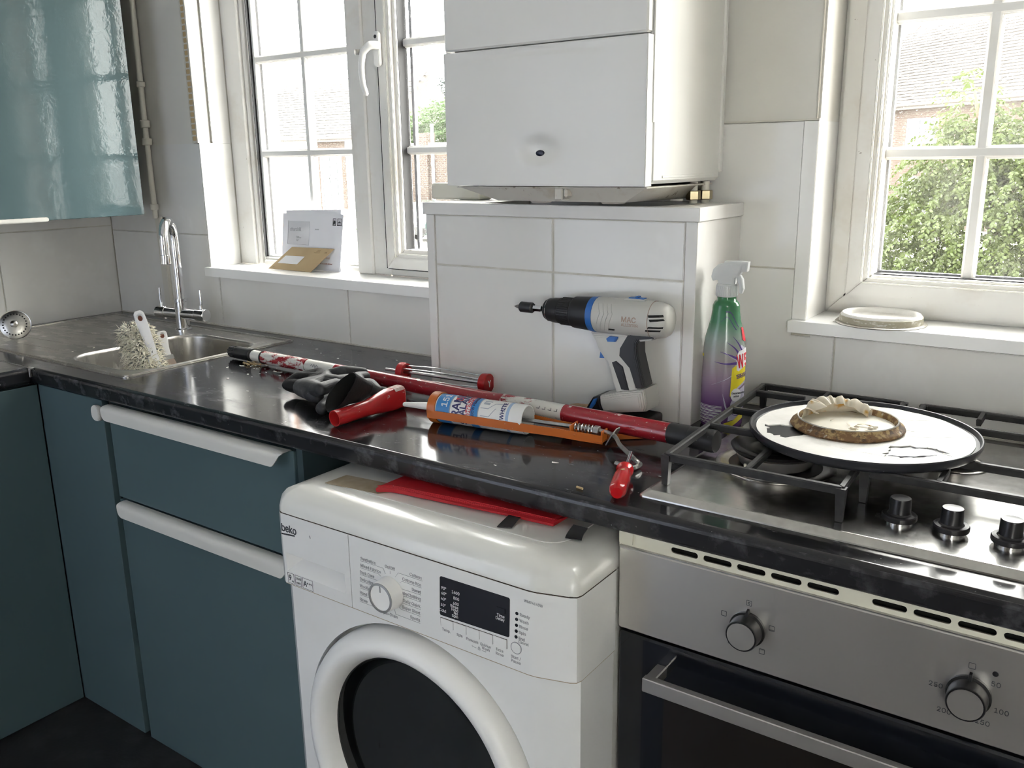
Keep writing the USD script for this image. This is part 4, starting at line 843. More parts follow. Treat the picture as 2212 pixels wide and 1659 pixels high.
film = disc.difference(ragged([(2.301, -0.342), (2.343, -0.326), (2.381, -0.348), (2.348, -0.391), (2.318, -0.385)], .0025, 6, 2)).difference(ragged([(2.484, -0.352), (2.533, -0.330), (2.560, -0.344), (2.527, -0.385), (2.487, -0.403)], .002, 8, 3))
for k, ln in enumerate((((2.468, -0.209), (2.493, -0.198), (2.531, -0.178)), ((2.483, -0.297), (2.513, -0.287), (2.575, -0.252)), ((2.528, -0.330), (2.543, -0.348), (2.563, -0.355)), ((2.463, -0.269), (2.498, -0.262)))):
    film = film.difference(LineString(ln).buffer(.0007))
def lumpy(poly, z0, z1, step=.008, amp=.0009, seed=4):
    """A thin sheet whose top is uneven: grid points inside the outline."""
    import shapely
    b = poly.bounds; out = []
    m = ext(poly, z1 - z0); m = m.subdivide_to_size(step); v = m.vertices; top = v[:, 2] > (z1 - z0) * .5
    n_ = meshkit.fbm(np.c_[v[:, 0] * 40, v[:, 1] * 40, np.zeros(len(v))], 3, seed)
    v[:, 2] += z0 + np.where(top, (n_ - .5) * 2 * amp, 0); m.vertices = v; return m
obj('paint_film', lumpy(film, tc[2] + TFZ, tc[2] + TFZ + .0016), 'paint_film', ty, smooth=40)
obj('loose_flake', lumpy(ragged([(2.487, -0.360), (2.529, -0.339), (2.551, -0.351), (2.523, -0.381), (2.491, -0.396)], .0012, 6, 9), tc[2] + TFZ + .0003, tc[2] + TFZ + .0014, amp=.0004), 'paint_film_grey', ty, smooth=40)
lc = V(2.409, -.293, tc[2] + TFZ + .0019); LR = .0755
pl = thing('paint_tin_lid', 'rusty rimmed paint tin lid holding a torn skin of cream paint on the round tray', 'tin lid', lc)
obj('rim', lathe([(LR - .006, .0), (LR + .004, .0), (LR + .0062, .003), (LR + .0045, .0065), (LR - .001, .0095), (LR - .003, .0140), (LR - .0045, .0148), (LR - .006, .0140), (LR - .0075, .008), (LR - .0085, .002)], lc, (0, 0, 1), 96, closed=True), 'rusty_rim', pl, smooth=50)
obj('rim_edge', lathe([(LR - .0030, .0138), (LR - .0040, .0155), (LR - .0055, .0150), (LR - .0072, .0060), (LR - .0060, .0060)], lc, (0, 0, 1), 96, closed=True), 'lid_metal', pl, smooth=50)
obj('panel', lathe([(.0, .0015), (LR - .0075, .0015), (LR - .0075, .0055), (LR - .02, .0045), (.0, .0045)], lc, (0, 0, 1), 72), 'lid_inner', pl)
def sheet(fn, nu, nv, th=.0006):
    u, v = np.meshgrid(np.linspace(0, 1, nu), np.linspace(0, 1, nv), indexing='ij')
    p = fn(u, v); a = p.reshape(-1, 3); f = []
    for i in range(nu - 1):
        for j in range(nv - 1):
            q = i * nv + j; f += [(q, q + 1, q + nv + 1), (q, q + nv + 1, q + nv)]
    f = np.array(f); t = trimesh.Trimesh(a, f, process=False); n = t.vertex_normals
    b = a + n * th; m = len(a); side = []
    edge = [i * nv for i in range(nu)] + [(nu - 1) * nv + j for j in range(1, nv)] + [i * nv + nv - 1 for i in range(nu - 2, -1, -1)] + [j for j in range(nv - 2, 0, -1)]
    for k in range(len(edge)):
        x, y = edge[k], edge[(k + 1) % len(edge)]; side += [(x, y + m, y), (x, x + m, y + m)]
    return trimesh.Trimesh(np.vstack([a, b]), np.vstack([f[:, ::-1], f + m, side]), process=False)
def skin(u, v):
    # a torn sheet standing up along the back of the lid, its top curling over towards the middle
    n1 = meshkit.fbm(np.stack([u * 8, v * 3, u * 0], -1), 3, 5) - .5; n2 = meshkit.fbm(np.stack([u * 14, v * 0 + 2, u * 0], -1), 3, 8) - .5
    ang = math.radians(190) - u * math.radians(118); top = .016 + .011 * np.sin(u * 3.0 + .2) + n2 * .014
    fold = np.clip((v - .55) / .45, 0, 1)
    r = (LR - .0105) * (1 - .06 * v) - fold * (.020 + n2 * .030) * (1.1 - .6 * u) + n1 * .005
    h = .005 + top * np.minimum(v / .6, 1) - fold ** 2 * (.006 + .006 * u) + n1 * .004
    return np.stack([lc[0] + r * np.cos(ang), lc[1] + r * np.sin(ang), lc[2] + np.maximum(h, .0048)], -1)
obj('paint_skin', sheet(skin, 60, 18), 'paint_skin', pl, smooth=60, label='torn curling skin of dried cream paint')
r_ = np.random.default_rng(12); cr_ = []
for i in range(14):
    a = r_.uniform(-.5, 1.2); q = lc + V(r_.uniform(-.03, .045), r_.uniform(-.045, .005), .0050)
    cr_.append(hull([q + V(r_.uniform(-.008, .008), r_.uniform(-.004, .004), r_.uniform(0, .0035)) for _ in range(6)]))
obj('paint_crumb', cr_, 'paint_skin', pl, kind='stuff')

# second lid on the window board
lc2 = V(2.3705, .042, SILL); L2 = .0690
p2 = thing('paint_tin_lid', 'upturned white paint tin lid on the right window board', 'tin lid', lc2)
obj('lid', lathe([(.0, .0), (L2 + .0065, .0), (L2 + .0075, .0015), (L2 + .006, .003), (L2 + .0005, .0036), (L2 - .0003, .0150), (L2 - .0035, .0188), (L2 - .0075, .0185), (L2 - .0105, .0155), (L2 - .0115, .0100), (L2 - .016, .0090), (.0, .0090)], lc2, (0, 0, 1), 112), 'paint_film', p2, smooth=45)
obj('rim_side', lathe([(L2 + .0016, .0030), (L2 + .0010, .0140), (L2 - .001, .0148), (L2 - .001, .003)], lc2, (0, 0, 1), 112, closed=True), 'lid_side', p2, smooth=45)
obj('flange', lathe([(L2 + .0010, .0006), (L2 + .0078, .0004), (L2 + .0084, .0016), (L2 + .0066, .0034), (L2 + .001, .0036)], lc2, (0, 0, 1), 112, closed=True), 'lid_metal', p2, smooth=45)

# ---------------------------------------------------------------- extension pole
pa, pb_ = V(*(0.9600, -0.2790, 0.9280)), V(*(2.1530, -0.3530, 0.9420))
pdir = unit(pb_ - pa); plen = np.linalg.norm(pb_ - pa)
ep = thing('extension_pole', 'long red and white paint splashed extension pole lying along the worktop', 'pole', pa)
pt = lambda t: pa + pdir * t
obj('threaded_tip', lathe([(.0, -.030), (.011, -.030), (.0135, -.027), (.0138, -.010), (.0125, -.006), (.0155, .0), (.0158, .052), (.0145, .055), (.0, .055)], pa, pdir, 32), 'black_grip', ep, smooth=30)
obj('tip_rib', [cyl(pa + pdir * -.028 + (math.cos(t) * frame_of(pdir)[0] + math.sin(t) * frame_of(pdir)[1]) * .0132, pa + pdir * -.008 + (math.cos(t) * frame_of(pdir)[0] + math.sin(t) * frame_of(pdir)[1]) * .0136, .0016, 6) for t in np.arange(12) * math.pi / 6], 'black_grip', ep, kind='stuff')
def tt(u): return float(np.clip((V(*u) - pa) @ pdir, -1, 3))
sect = [('pole_white', .0135, (1.0240, -0.2800, 0.9280), (1.0640, -0.2790, 0.9280)), ('pole_mixed', .0152, (1.0640, -0.2790, 0.9280), (1.2270, -0.2930, 0.9280)), ('pole_white', .0153, (1.2310, -0.2960, 0.9290), (1.3260, -0.3050, 0.9300)), ('pole_red', .0155, (1.3260, -0.3050, 0.9300), (1.8010, -0.3240, 0.9350)), ('pole_mixed', .0160, (1.8010, -0.3240, 0.9350), (1.8720, -0.3280, 0.9360)), ('pole_white', .0164, (1.8720, -0.3280, 0.9360), (1.9410, -0.3350, 0.9370)), ('pole_red', .0170, (1.9410, -0.3350, 0.9370), (2.1510, -0.3540, 0.9420))]
for mt_, r_0, a_, b_ in sect: obj('tube', cyl(pt(tt(a_)), pt(tt(b_) + .0005), r_0, 28), mt_, ep, smooth=40)
obj('coupling_ring', cyl(pt(tt(sect[1][2]) - .002), pt(tt(sect[1][2]) + .002), .0163, 28), 'black_rubber', ep)
ge = tt(sect[-1][3])
obj('end_grip', lathe([(.0, -.002), (.0172, -.002), (.0176, .0), (.0180, .03), (.0170, .034), (.0178, .038), (.0186, .075), (.0172, .080), (.0, .080)], pt(ge), pdir, 36), 'black_grip', ep, smooth=25)
obj('marking', [line2((0, 0), (.018, .004), .001, 0), line2((.004, .0045), (.03, -.001), .001, 0), line2((.016, .005), (.020, -.004), .001, 0)] and [trans(prism(LineString([(0, 0), (.004, .004), (.008, -.002), (.011, .005), (.016, -.003), (.02, .004), (.026, 0)]).buffer(.0006), 0, .0004, 'xy'), basis(pdir, V(0, .34, .94), V(0, -.94, .34)), pt(tt(sect[2][2]) + .022) + V(0, -.0146, .0055))], 'print_grey', ep)
obj('marking', [text(s_, .0055, pt(tt(sect[5][2]) + .012 + k_) + V(0, -.0155, .0065 - dz), pdir, V(0, .34, .94)) for k_, dz, s_ in ((.0, .0, 'L · J · F · L'), (.004, .0075, 'LUKLIN'))] and [trans(prism(LineString([(0, 0), (.006, 0), (.006, .004)]).buffer(.0005), 0, .0004, 'xy'), basis(pdir, V(0, .34, .94), V(0, -.94, .34)), pt(tt(sect[5][2]) + .015 + i * .013) + V(0, -.0156, .0060)) for i in range(4)], 'print_dark', ep)

# ---------------------------------------------------------------- roller cage
ra, rb_ = V(*(1.4520, -0.2290, 0.9320)), V(*(1.6750, -0.2150, 0.9320))
rd_ = unit(rb_ - ra); rA, rB, rT = frame_of(rd_)
rc = thing('paint_roller', 'wire roller cage with bright red end caps lying behind the pole', 'paint roller', ra)
for o_, s in ((ra, 1), (rb_, -1)):
    cpx = obj('end_cap', lathe([(.0, .0), (.0195, .0), (.0205, .0012), (.0205, .0095), (.0195, .0165), (.0155, .0165), (.015, .010), (.0, .010)], o_ - rd_ * s * .004, rd_ * s, 40), 'red_cap', rc, smooth=30)
obj('cap_slot', trans(prism(LineString([(-.004, .006), (0, .001), (0, -.006)]).buffer(.0014).union(LineString([(.004, .006), (0, .001)]).buffer(.0012)), 0, .0006, 'xy'), basis(unit(np.cross(V(0, 0, 1), rd_)), V(0, 0, 1), rd_), rb_ + rd_ * .0042), 'paper', rc)
for k in range(5):
    t = 2 * math.pi * k / 5 + .5; w_ = rA * math.cos(t) * .0135 + rB * math.sin(t) * .0135
    mid = (ra + rb_) / 2 + w_ * 1.25
    obj('wire', tube([ra + w_ + rd_ * .004, mid - rd_ * .04, mid + rd_ * .04, rb_ + w_ - rd_ * .004], .0016, 8, 6), 'steel_wire', rc)
obj('axle', tube([ra - rd_ * .045, ra, rb_], .0035, 12), 'steel_wire', rc)

# ---------------------------------------------------------------- rubber gloves
g1o = V(1.42, -.41, W)
def PZ(z, uv): return uv
G = {0: (V(*(1.3750, -0.4470, 0.9320)), .0185), 1: (V(*(1.4230, -0.4650, 0.9380)), .0215), 2: (V(*(1.4240, -0.4260, 0.9440)), .0195), 3: (V(*(1.4090, -0.4050, 0.9530)), .0130), 4: (V(*(1.4370, -0.3880, 0.9620)), .0122), 5: (V(*(1.4640, -0.3610, 0.9570)), .0110),
     6: (V(*(1.4630, -0.4310, 0.9540)), .0122), 7: (V(*(1.4680, -0.3960, 0.9520)), .0108), 8: (V(*(1.4830, -0.4430, 0.9480)), .0120), 9: (V(*(1.4820, -0.3810, 0.9440)), .0112), 10: (V(*(1.4780, -0.4900, 0.9520)), .0135), 11: (V(*(1.4730, -0.4460, 0.9530)), .0112),
     12: (V(*(1.4420, -0.4830, 0.9360)), .0150), 13: (V(*(1.4600, -0.4830, 0.9340)), .0128)}
gl1 = thing('rubber_glove', 'dusty black rubber glove lying palm down with curled fingers, left of the pair', 'glove', g1o)
obj('hand', blob(G, [(0, 1), (1, 2), (0, 1, 2), (2, 3), (3, 4), (4, 5), (2, 6), (6, 7), (2, 8), (8, 9), (1, 10), (10, 11), (1, 12), (12, 13)], .003, 6), 'glove_nitrile', gl1, smooth=True)
cufA = [V(*(1.3290, -0.4480, 0.9300)), V(*(1.3360, -0.4260, 0.9440)), V(*(1.3500, -0.3740, 0.9460)), V(*(1.4310, -0.4770, 0.9350))]
obj('cuff', blob({0: (cufA[0], .011), 1: (cufA[1] , .010), 2: (cufA[2], .009), 3: (V(*(1.3750, -0.4370, 0.9300)), .017), 4: (V(*(1.3770, -0.4000, 0.9380)), .016), 5: (V(*(1.3400, -0.4410, 0.9220)), .009)}, [(0, 1), (1, 2), (0, 3), (1, 4), (2, 4), (3, 4), (0, 5), (5, 3)], .004, 8), 'glove_cuff', gl1, smooth=True)
g2 = thing('rubber_glove', 'black rubber glove with its open cuff facing up, lying over the red tube', 'glove', V(1.53, -.43, W))
H = {0: (V(*(1.5040, -0.5150, 0.9230)), .0125), 1: (V(*(1.4930, -0.4880, 0.9250)), .0140), 2: (V(*(1.5000, -0.4610, 0.9300)), .0145), 3: (V(*(1.5260, -0.4410, 0.9480)), .020), 4: (V(*(1.5330, -0.4160, 0.9470)), .0175), 5: (V(*(1.5600, -0.4230, 0.9430)), .0125), 6: (V(*(1.4880, -0.4020, 0.9570)), .012), 7: (V(*(1.4830, -0.3770, 0.9530)), .0118), 8: (V(*(1.5480, -0.4630, 0.9430)), .014)}
obj('hand', blob(H, [(0, 1), (1, 2), (2, 3), (3, 4), (4, 5), (3, 6), (6, 7), (2, 8), (8, 4), (3, 8)], .0035, 8), 'glove_nitrile', g2, smooth=True)
# open cuff: an oval mouth narrowing towards the hand
mc = V(*(1.5660, -0.5220, 0.9660))
up_ = unit(.60 * cr + .80 * cu); cz_ = unit(-cf * .70 - unit(np.cross(cf, up_)) * .62); cz_ = unit(cz_ - up_ * (cz_ @ up_)); sd_ = np.cross(up_, cz_)
tgt = V(*(1.5450, -0.4250, 0.9470)); outer = []; inner = []
for k, s in enumerate(np.linspace(0, 1, 9)):
    c_ = mc + (tgt - mc) * s; a_ = .0435 * (1 - s) + .014 * s; b_ = .024 * (1 - s ** .8) + .013 * s ** .8
    ang = np.arange(40) * 2 * math.pi / 40
    w_ = 1 + .06 * np.sin(3 * ang + 1) * (1 - s)
    outer.append(c_ + (a_ * w_ * np.cos(ang))[:, None] * up_ + (b_ * w_ * np.sin(ang))[:, None] * sd_)
    inner.append(c_ + cz_ * .0 + ((a_ - .0022) * w_ * np.cos(ang))[:, None] * up_ + ((b_ - .0022) * w_ * np.sin(ang))[:, None] * sd_)
m_ = loft(inner[:6][::-1] + [outer[0] * .5 + inner[0] * .5 + cz_ * .0012] + outer, cap=True)
obj('cuff', m_, 'glove_cuff', g2, smooth=60)

# ---------------------------------------------------------------- red tube with one end squashed flat
ta, tb = V(*(1.5800, -0.5530, 0.9260)), V(*(1.5930, -0.3900, 0.9310))
td = unit(tb - ta); tl_ = np.linalg.norm(tb - ta); ts = unit(np.cross(V(0, 0, 1), td)); tu = np.cross(td, ts)
rt = thing('red_sleeve', 'red plastic tube with one round open end and one squashed flat end beside the gloves', 'tube', ta)
def trings(shrink):
    out = []
    for s in np.linspace(0, 1, 15):
        k = np.clip((s - .45) / .40, 0, 1); k = k * k * (3 - 2 * k); ang = np.arange(48) * 2 * math.pi / 48
        e = 1 + 5 * k; ca, sa = np.cos(ang), np.sin(ang); sg = (np.abs(ca) ** (2 * (1 + k)) + np.abs(sa) ** (2 * (1 + k))) ** (-1 / (2 * (1 + k)))
        a_ = (.0155 * (1 - k) + .0150 * k) - shrink; b_ = (.0150 * (1 - k) + .0215 * k) - shrink
        skew = V(0, 0, .0025) * k
        out.append(ta + td * tl_ * s + skew + (a_ * ca * sg)[:, None] * ts + (b_ * sa * sg)[:, None] * tu)
    return out
o_, i_ = trings(0), trings(.0018)
obj('tube', loft(i_[:9][::-1] + o_, cap=True), 'red_tube', rt, smooth=50)
obj('flat_end', [hull(np.vstack([o_[-1] + td * .0003, o_[-1] + td * .0012]))], 'red_chalky', rt)
e_ = o_[-1]; topq = [o_[12], o_[13], o_[14]]
obj('chalky_top', loft([(q - q.mean(0)) * 1.0 + q.mean(0) + tu * .0006 for q in [np.array([p for p in r if (p - r.mean(0)) @ tu > .010]) for r in topq]], cap=False) if False else hull(np.vstack([np.array([p for p in r if (p - r.mean(0)) @ tu > .0135]) + tu * .0006 for r in topq[0:3]])), 'red_chalky', rt)

# ---------------------------------------------------------------- sealant cartridge in an orange gun
CR = .0262
ca_, cb_ = V(*(1.7150, -0.4240, 0.9380)), V(*(1.9030, -0.4030, 0.9380))
gd = unit(V(cb_[0] - ca_[0], cb_[1] - ca_[1], 0)); gs = V(-gd[1], gd[0], 0); gz_ = V(0, 0, 1); cl = float((cb_ - ca_) @ gd)
cz0 = W + CR + .0016; ca_[2] = cb_[2] = cz0
sc_ = thing('sealant_cartridge', 'white and blue sealant cartridge with a cut nozzle held in the orange gun', 'sealant tube', (ca_[0], ca_[1], W))
obj('tube', lathe([(.0, .0), (CR - .004, .0), (CR - .0008, .0015), (CR, .004), (CR, cl - .002), (CR - .0005, cl), (CR - .0022, cl), (CR - .0024, cl - .045), (.0, cl - .045)], ca_, gd, 64), 'cartridge_white', sc_, smooth=40)
obj('piston', lathe([(0, 0), (CR - .0026, 0), (CR - .0026, .006), (0, .006)], ca_ + gd * (cl - .047), gd, 48), 'cartridge_inside', sc_)
nz0 = ca_ - gd * .001
obj('nozzle', lathe([(.0, .0), (.010, .0), (.0098, .006), (.0078, .010), (.0042, .072), (.0032, .0745), (.0, .0735)], nz0, -gd + V(0, 0, -.055), 28), 'white_plastic', sc_, smooth=40)
def oncyl(m, t0, roll, lift=.0003):
    """Wraps a flat print (x along the tube, y round it) onto the cartridge; roll = angle of y = 0 above the side facing the room."""
    m = m.subdivide_to_size(.004); v = m.vertices.copy(); a = roll + v[:, 1] / CR; rr = CR + lift * (.4 + .6 * (v[:, 2] > .00005)) + v[:, 2] * .2
    w = ca_ + (t0 + v[:, 0])[:, None] * gd + (rr * np.cos(a))[:, None] * (-gs) + (rr * np.sin(a))[:, None] * gz_
    return trimesh.Trimesh(w, m.faces, process=False)
def patch(x0, x1, a0, a1): return prism(sbox(x0, a0 * CR, x1, a1 * CR), 0, .0002, 'xy')
def band(x0, x1, mat_, a0=-2.6, a1=3.6, lift=.0003): return obj('label_band', oncyl(patch(x0, x1, a0, a1), 0, 0, lift), mat_, sc_, smooth=60)
f_ = lambda u: cl * u
band(f_(.075), f_(.225), 'print_blue'); band(f_(.225), f_(.235), 'print_steel'); band(f_(.455), f_(.535), 'print_blue'); band(f_(.535), f_(.545), 'print_steel')
band(f_(.835), f_(.865), 'print_pale_blue')
obj('label_block', oncyl(patch(f_(.265), f_(.345), 1.02, 1.50), 0, 0, .0005), 'print_red', sc_, smooth=60)
def vtext(s_, h, x, ang, mat_, bold=True, anchor='l', lift=.0006, sq=1.0):
    """Lettering that reads round the tube: up the tube's side, seen with the nozzle to the left."""
    m = meshkit.text_mesh(s_, h, .0002, bold); m.apply_scale((sq, 1, 1)); wd = m.bounds[1, 0]; v = m.vertices.copy()
    off = {'l': 0, 'c': -wd / 2, 'r': -wd}[anchor]; m.vertices = np.c_[-v[:, 1] , v[:, 0] + off, v[:, 2]]
    return obj('lettering', oncyl(m, x, ang, lift), mat_, sc_, smooth=False)
vtext('151', .0120, f_(.195), .95, 'print_white', anchor='c')
vtext('FRAME', .0150, f_(.335), .62, 'print_navy', anchor='c'); vtext('SEALANT', .0125, f_(.405), .62, 'print_navy', anchor='c', sq=.95)
for i, (s_, m_) in enumerate((('ALL UPVC, WOOD', 'print_red'), ('METAL DOOR &', 'print_red'), ('WINDOW FRAMES', 'print_navy'))): vtext(s_, .0048, f_(.430 + .033 * i) - .0015 * (0), .62, m_, anchor='c', lift=.0008)
vtext('WHITE', .0075, f_(.815), .72, 'print_navy', anchor='c')
wl = []
for q in (((f_(.56), .018), (f_(.64), .018), (f_(.70), .030), (f_(.80), .032)), ((f_(.57), .004), (f_(.66), .004), (f_(.72), .020))): wl.append(oncyl(prism(LineString(q).buffer(.0006), 0, .0002, 'xy'), 0, 0))
wl += [oncyl(prism(sbox(f_(.575), .026, f_(.64), .029 + .002), 0, .0002, 'xy'), 0, 0), oncyl(prism(sbox(f_(.575), .033, f_(.655), .036), 0, .0002, 'xy'), 0, 0)]
objs('label_drawing', wl, 'print_steel', sc_, smooth=60)

cg = thing('caulking_gun', 'orange skeleton caulking gun with a hooked steel rod lying on the worktop', 'caulking gun', (cb_[0], cb_[1], W))
def gp(t, s, z): return ca_ + gd * t + gs * s + V(0, 0, z)
G0 = -.0035; G1 = V(*(2.0580, -0.4620, 0.9350))
tG = float((G1 - ca_) @ gd)
obj('front_ring', lathe([(CR + .0006, .0), (CR + .0024, .0), (CR + .0028, .001), (CR + .0028, .015), (CR + .0024, .016), (CR + .0006, .016)], ca_ + gd * G0, gd, 56, closed=True), 'gun_orange', cg, smooth=40)
obj('front_plate', lathe([(.0105, .0), (CR + .0026, .0), (CR + .0026, -.0016), (.0105, -.0016)], ca_ + gd * (G0 + .001), gd, 48, closed=True), 'gun_orange', cg, smooth=40)
def strip(pts, h, th, name='side_rail', tilt=0):
    """A flat steel strip on edge through the points (t, s, z)."""
    p = np.array([gp(*q) for q in pts]); d = np.gradient(p, axis=0); out = []
    for i in range(len(p)):
        t_ = unit(d[i]); n_ = unit(np.cross(V(0, 0, 1), t_)); w_ = V(0, 0, 1)
        out.append(np.array([p[i] + n_ * th / 2 + w_ * h / 2, p[i] - n_ * th / 2 + w_ * h / 2, p[i] - n_ * th / 2 - w_ * h / 2, p[i] + n_ * th / 2 - w_ * h / 2]))
    return loft(out)
for s in (-1, 1):
    k_ = -.006 if s < 0 else -.004
    obj('side_rail', strip([(G0, s * (CR + .0018), k_), (.03, s * (CR + .0018), k_), (cl * .6, s * (CR + .0014), k_), (cl, s * (CR - .001), k_ - .001), (cl + .06, s * (CR - .0075), k_ - .003), (tG - .035, s * .0165, k_ - .005), (tG - .002, s * .0120, k_ - .007)], .0145, .0016), 'gun_orange', cg, smooth=20)
zr = -.0035
bp_ = obj('body_bracket', [strip([(tG - .060, -.0155, zr), (tG - .060, .0155, zr)], .018, .002), strip([(tG - .004, -.0120, zr - .004), (tG - .004, .0120, zr - .004)], .018, .0022), trans(puff(rrect(tG - .062, tG - .002, -.0165, .0165, .006), 0, .0018, .0006, 'xy'), basis(gd, gs, gz_), ca_ + V(0, 0, -.0185))], 'gun_orange', cg, smooth=20)
obj('rivet', [lathe([(.0, .0022), (.0025, .0016), (.0035, .0), (.0, .0)], gp(tG - t_, -.0152 + dd, -.009), -gs, 16) for t_, dd in ((.050, -.0012), (.034, .0003))], 'gun_orange', cg)
hd = obj('handle', [trans(puff(LineString([(tG - .050, .012), (tG - .022, .030), (tG + .008, .052), (tG + .050, .082)]).buffer(.0085), -.005, .005, .002, 'xy'), basis(gd, gs, gz_), ca_ + V(0, 0, -.0215))], 'gun_orange', cg, smooth=30, label='orange pistol handle lying flat on the worktop')
obj('trigger', [trans(puff(LineString([(tG - .062, .014), (tG - .044, .046), (tG - .012, .074), (tG + .022, .100)]).buffer(.007), -.004, .004, .0015, 'xy'), basis(gd, gs, gz_), ca_ + V(0, 0, -.0222)), cyl(gp(tG - .050, .028, -.010), gp(tG - .050, .028, -.004), .0085, 20, b=.001)], 'gun_orange', cg, smooth=30)
rod0 = gp(cl - .05, -.001, .0); rodm = gp(tG, -.0005, -.002); hk = V(*(2.1400, -0.4540, 0.9220))
hdv = unit(hk - rodm)
rodp = [rod0, gp(cl + .03, -.001, -.0005), rodm, rodm + (hk - rodm) * .5, hk - hdv * .012]
h2 = V(*(2.1450, -0.4510, 0.9160)); h3 = V(*(2.1430, -0.4710, 0.9160)); h4 = V(*(2.1100, -0.4650, 0.9160))
obj('push_rod', tube(np.vstack([spline(rodp, 6), spline([hk - hdv * .006, hk + hdv * .004, h2, h3, (h3 + h4) / 2 + V(0, 0, -.0003), h4], 6)]), .0039, 6), 'zinc', cg, smooth=False)
hel = []
for t_ in np.linspace(0, 1, 90): a_ = t_ * 2 * math.pi * 5.5; hel.append(gp(tG - .057 + t_ * .034, -.001 + .0082 * math.cos(a_), zr + .0015 + .0082 * math.sin(a_)))
obj('spring', tube(hel, .0012, 8), 'steel_wire', cg)
obj('spring_collar', [cyl(gp(tG - .0225, -.001, zr + .001), gp(tG - .012, -.001, zr + .001), .0098, 6, b=.001)], 'zinc', cg, smooth=False)
obj('release_plate', trans(puff(Polygon([(-.010, -.016), (.010, -.017), (.0125, .010), (.006, .016), (-.006, .016), (-.0125, .006)]).buffer(.002), 0, .0022, .0007, 'xy'), basis(unit(gs - gz_ * .1), unit(gz_ * .86 + gd * .5), unit(np.cross(unit(gs - gz_ * .1), unit(gz_ * .86 + gd * .5)))), gp(tG + .012, -.002, -.006)), 'zinc', cg, smooth=30)

# ---------------------------------------------------------------- screwdriver
s0, s1, s2_ = V(*(2.1820, -0.5940, 0.9240)), V(*(2.1450, -0.4990, 0.9240)), V(*(2.1240, -0.4410, 0.9290))
s_d = unit(s1 - s0); sl_ = np.linalg.norm(s1 - s0)
sdv = thing('screwdriver', 'stubby screwdriver with a clear red fluted handle at the worktop edge', 'screwdriver', s0)
fl = []
for s in np.linspace(0, 1, 22):
    r_ = np.interp(s, [0, .06, .16, .62, .78, .86, .90, .97, 1], [.008, .0118, .0134, .0130, .0112, .0098, .0128, .0134, .0080]); ang = np.arange(48) * 2 * math.pi / 48
    fk = .10 * np.interp(s, [0, .1, .2, .66, .8, 1], [0, .4, 1, 1, 0, 0]); A2, B2, T2 = frame_of(s_d)
    r_ = r_ * (1 - fk * (.5 + .5 * np.cos(6 * ang))); fl.append(s0 + s_d * sl_ * s + (r_ * np.cos(ang))[:, None] * A2 + (r_ * np.sin(ang))[:, None] * B2)
obj('handle', loft(fl), 'red_acrylic', sdv, smooth=45)
obj('shaft', [cyl(s1 - s_d * .02, s2_, .0031, 14), hull([s2_ + s_d * k_ + V(*q) for k_, w_ in ((-.006, .0031), (.005, .0042)) for q in ((w_, 0, .001), (-w_, 0, .001), (w_, 0, -.001), (-w_, 0, -.001))])], 'chrome', sdv)
obj('paint_spot', [hull([s0 + s_d * sl_ * .62 + V(a_, b_, .0134) for a_, b_ in ((.001, .003), (.004, .001), (.002, -.003), (-.002, -.002))] + [s0 + s_d * sl_ * .62 + V(a_, b_, .0128) for a_, b_ in ((.001, .003), (.004, .001), (.002, -.003), (-.002, -.002))])], 'shaving', sdv)
# amber handled tool behind the pole
a0, a1 = V(*(1.9570, -0.2550, 0.9240)), V(*(1.8980, -0.2630, 0.9240))
am = thing('screwdriver', 'screwdriver with an amber clear handle half hidden behind the pole', 'screwdriver', a0)
ad_ = unit(a1 - a0); al = np.linalg.norm(a1 - a0); fl = []
for s in np.linspace(0, 1, 16):
    r_ = np.interp(s, [0, .05, .2, .7, .9, 1], [.009, .0125, .0132, .0125, .010, .007]); ang = np.arange(40) * 2 * math.pi / 40; A2, B2, T2 = frame_of(ad_)
    r_ = r_ * (1 - .08 * (.5 + .5 * np.cos(6 * ang))); fl.append(a0 + ad_ * al * s + (r_ * np.cos(ang))[:, None] * A2 + (r_ * np.sin(ang))[:, None] * B2)
obj('handle', loft(fl), 'amber_acrylic', am, smooth=45)
obj('shaft', cyl(a1, a1 + ad_ * .05, .003, 12), 'chrome', am)

# ================================================================ CORDLESS DRILL
DYC = -.240
dl = thing('cordless_drill', 'grey black and blue cordless drill standing on its battery in front of the tiled boxing', 'drill', (1.99, DYC, W))
AZ = 1.1035
def dlathe(prof, n=48, sz=1.0, z=AZ): return lathe([(r, h) for h, r in prof], (0, DYC, z), (1, 0, 0), n, sx=sz, sy=1.0)
obj('bit', dlathe([(1.7625, .0), (1.7635, .0011), (1.7700, .0035), (1.7800, .0042), (1.784, .0042), (1.784, .0)], 12), 'zinc', dl)
obj('bit_holder', dlathe([(1.7775, .0), (1.7775, .0085), (1.7795, .0102), (1.8040, .0102), (1.8060, .0088), (1.8060, .0)], 32), 'drill_black', dl, smooth=30)
obj('bit_shank', dlathe([(1.805, .0), (1.805, .0060), (1.8305, .0060), (1.8305, .0)], 6), 'chrome', dl, smooth=False)
ck = obj('chuck', dlathe([(1.8385, .0), (1.8385, .0185), (1.8440, .0212), (1.8560, .0232), (1.8700, .0240), (1.8705, .0232), (1.8720, .0232), (1.8725, .0246), (1.8975, .0252), (1.8985, .0240), (1.8985, .0)], 56), 'drill_black', dl, smooth=30)
obj('chuck_nose', dlathe([(1.8290, .0), (1.8292, .0100), (1.8310, .0118), (1.8395, .0188), (1.8460, .0220), (1.8460, .0)], 40), 'chrome', ck, smooth=30)
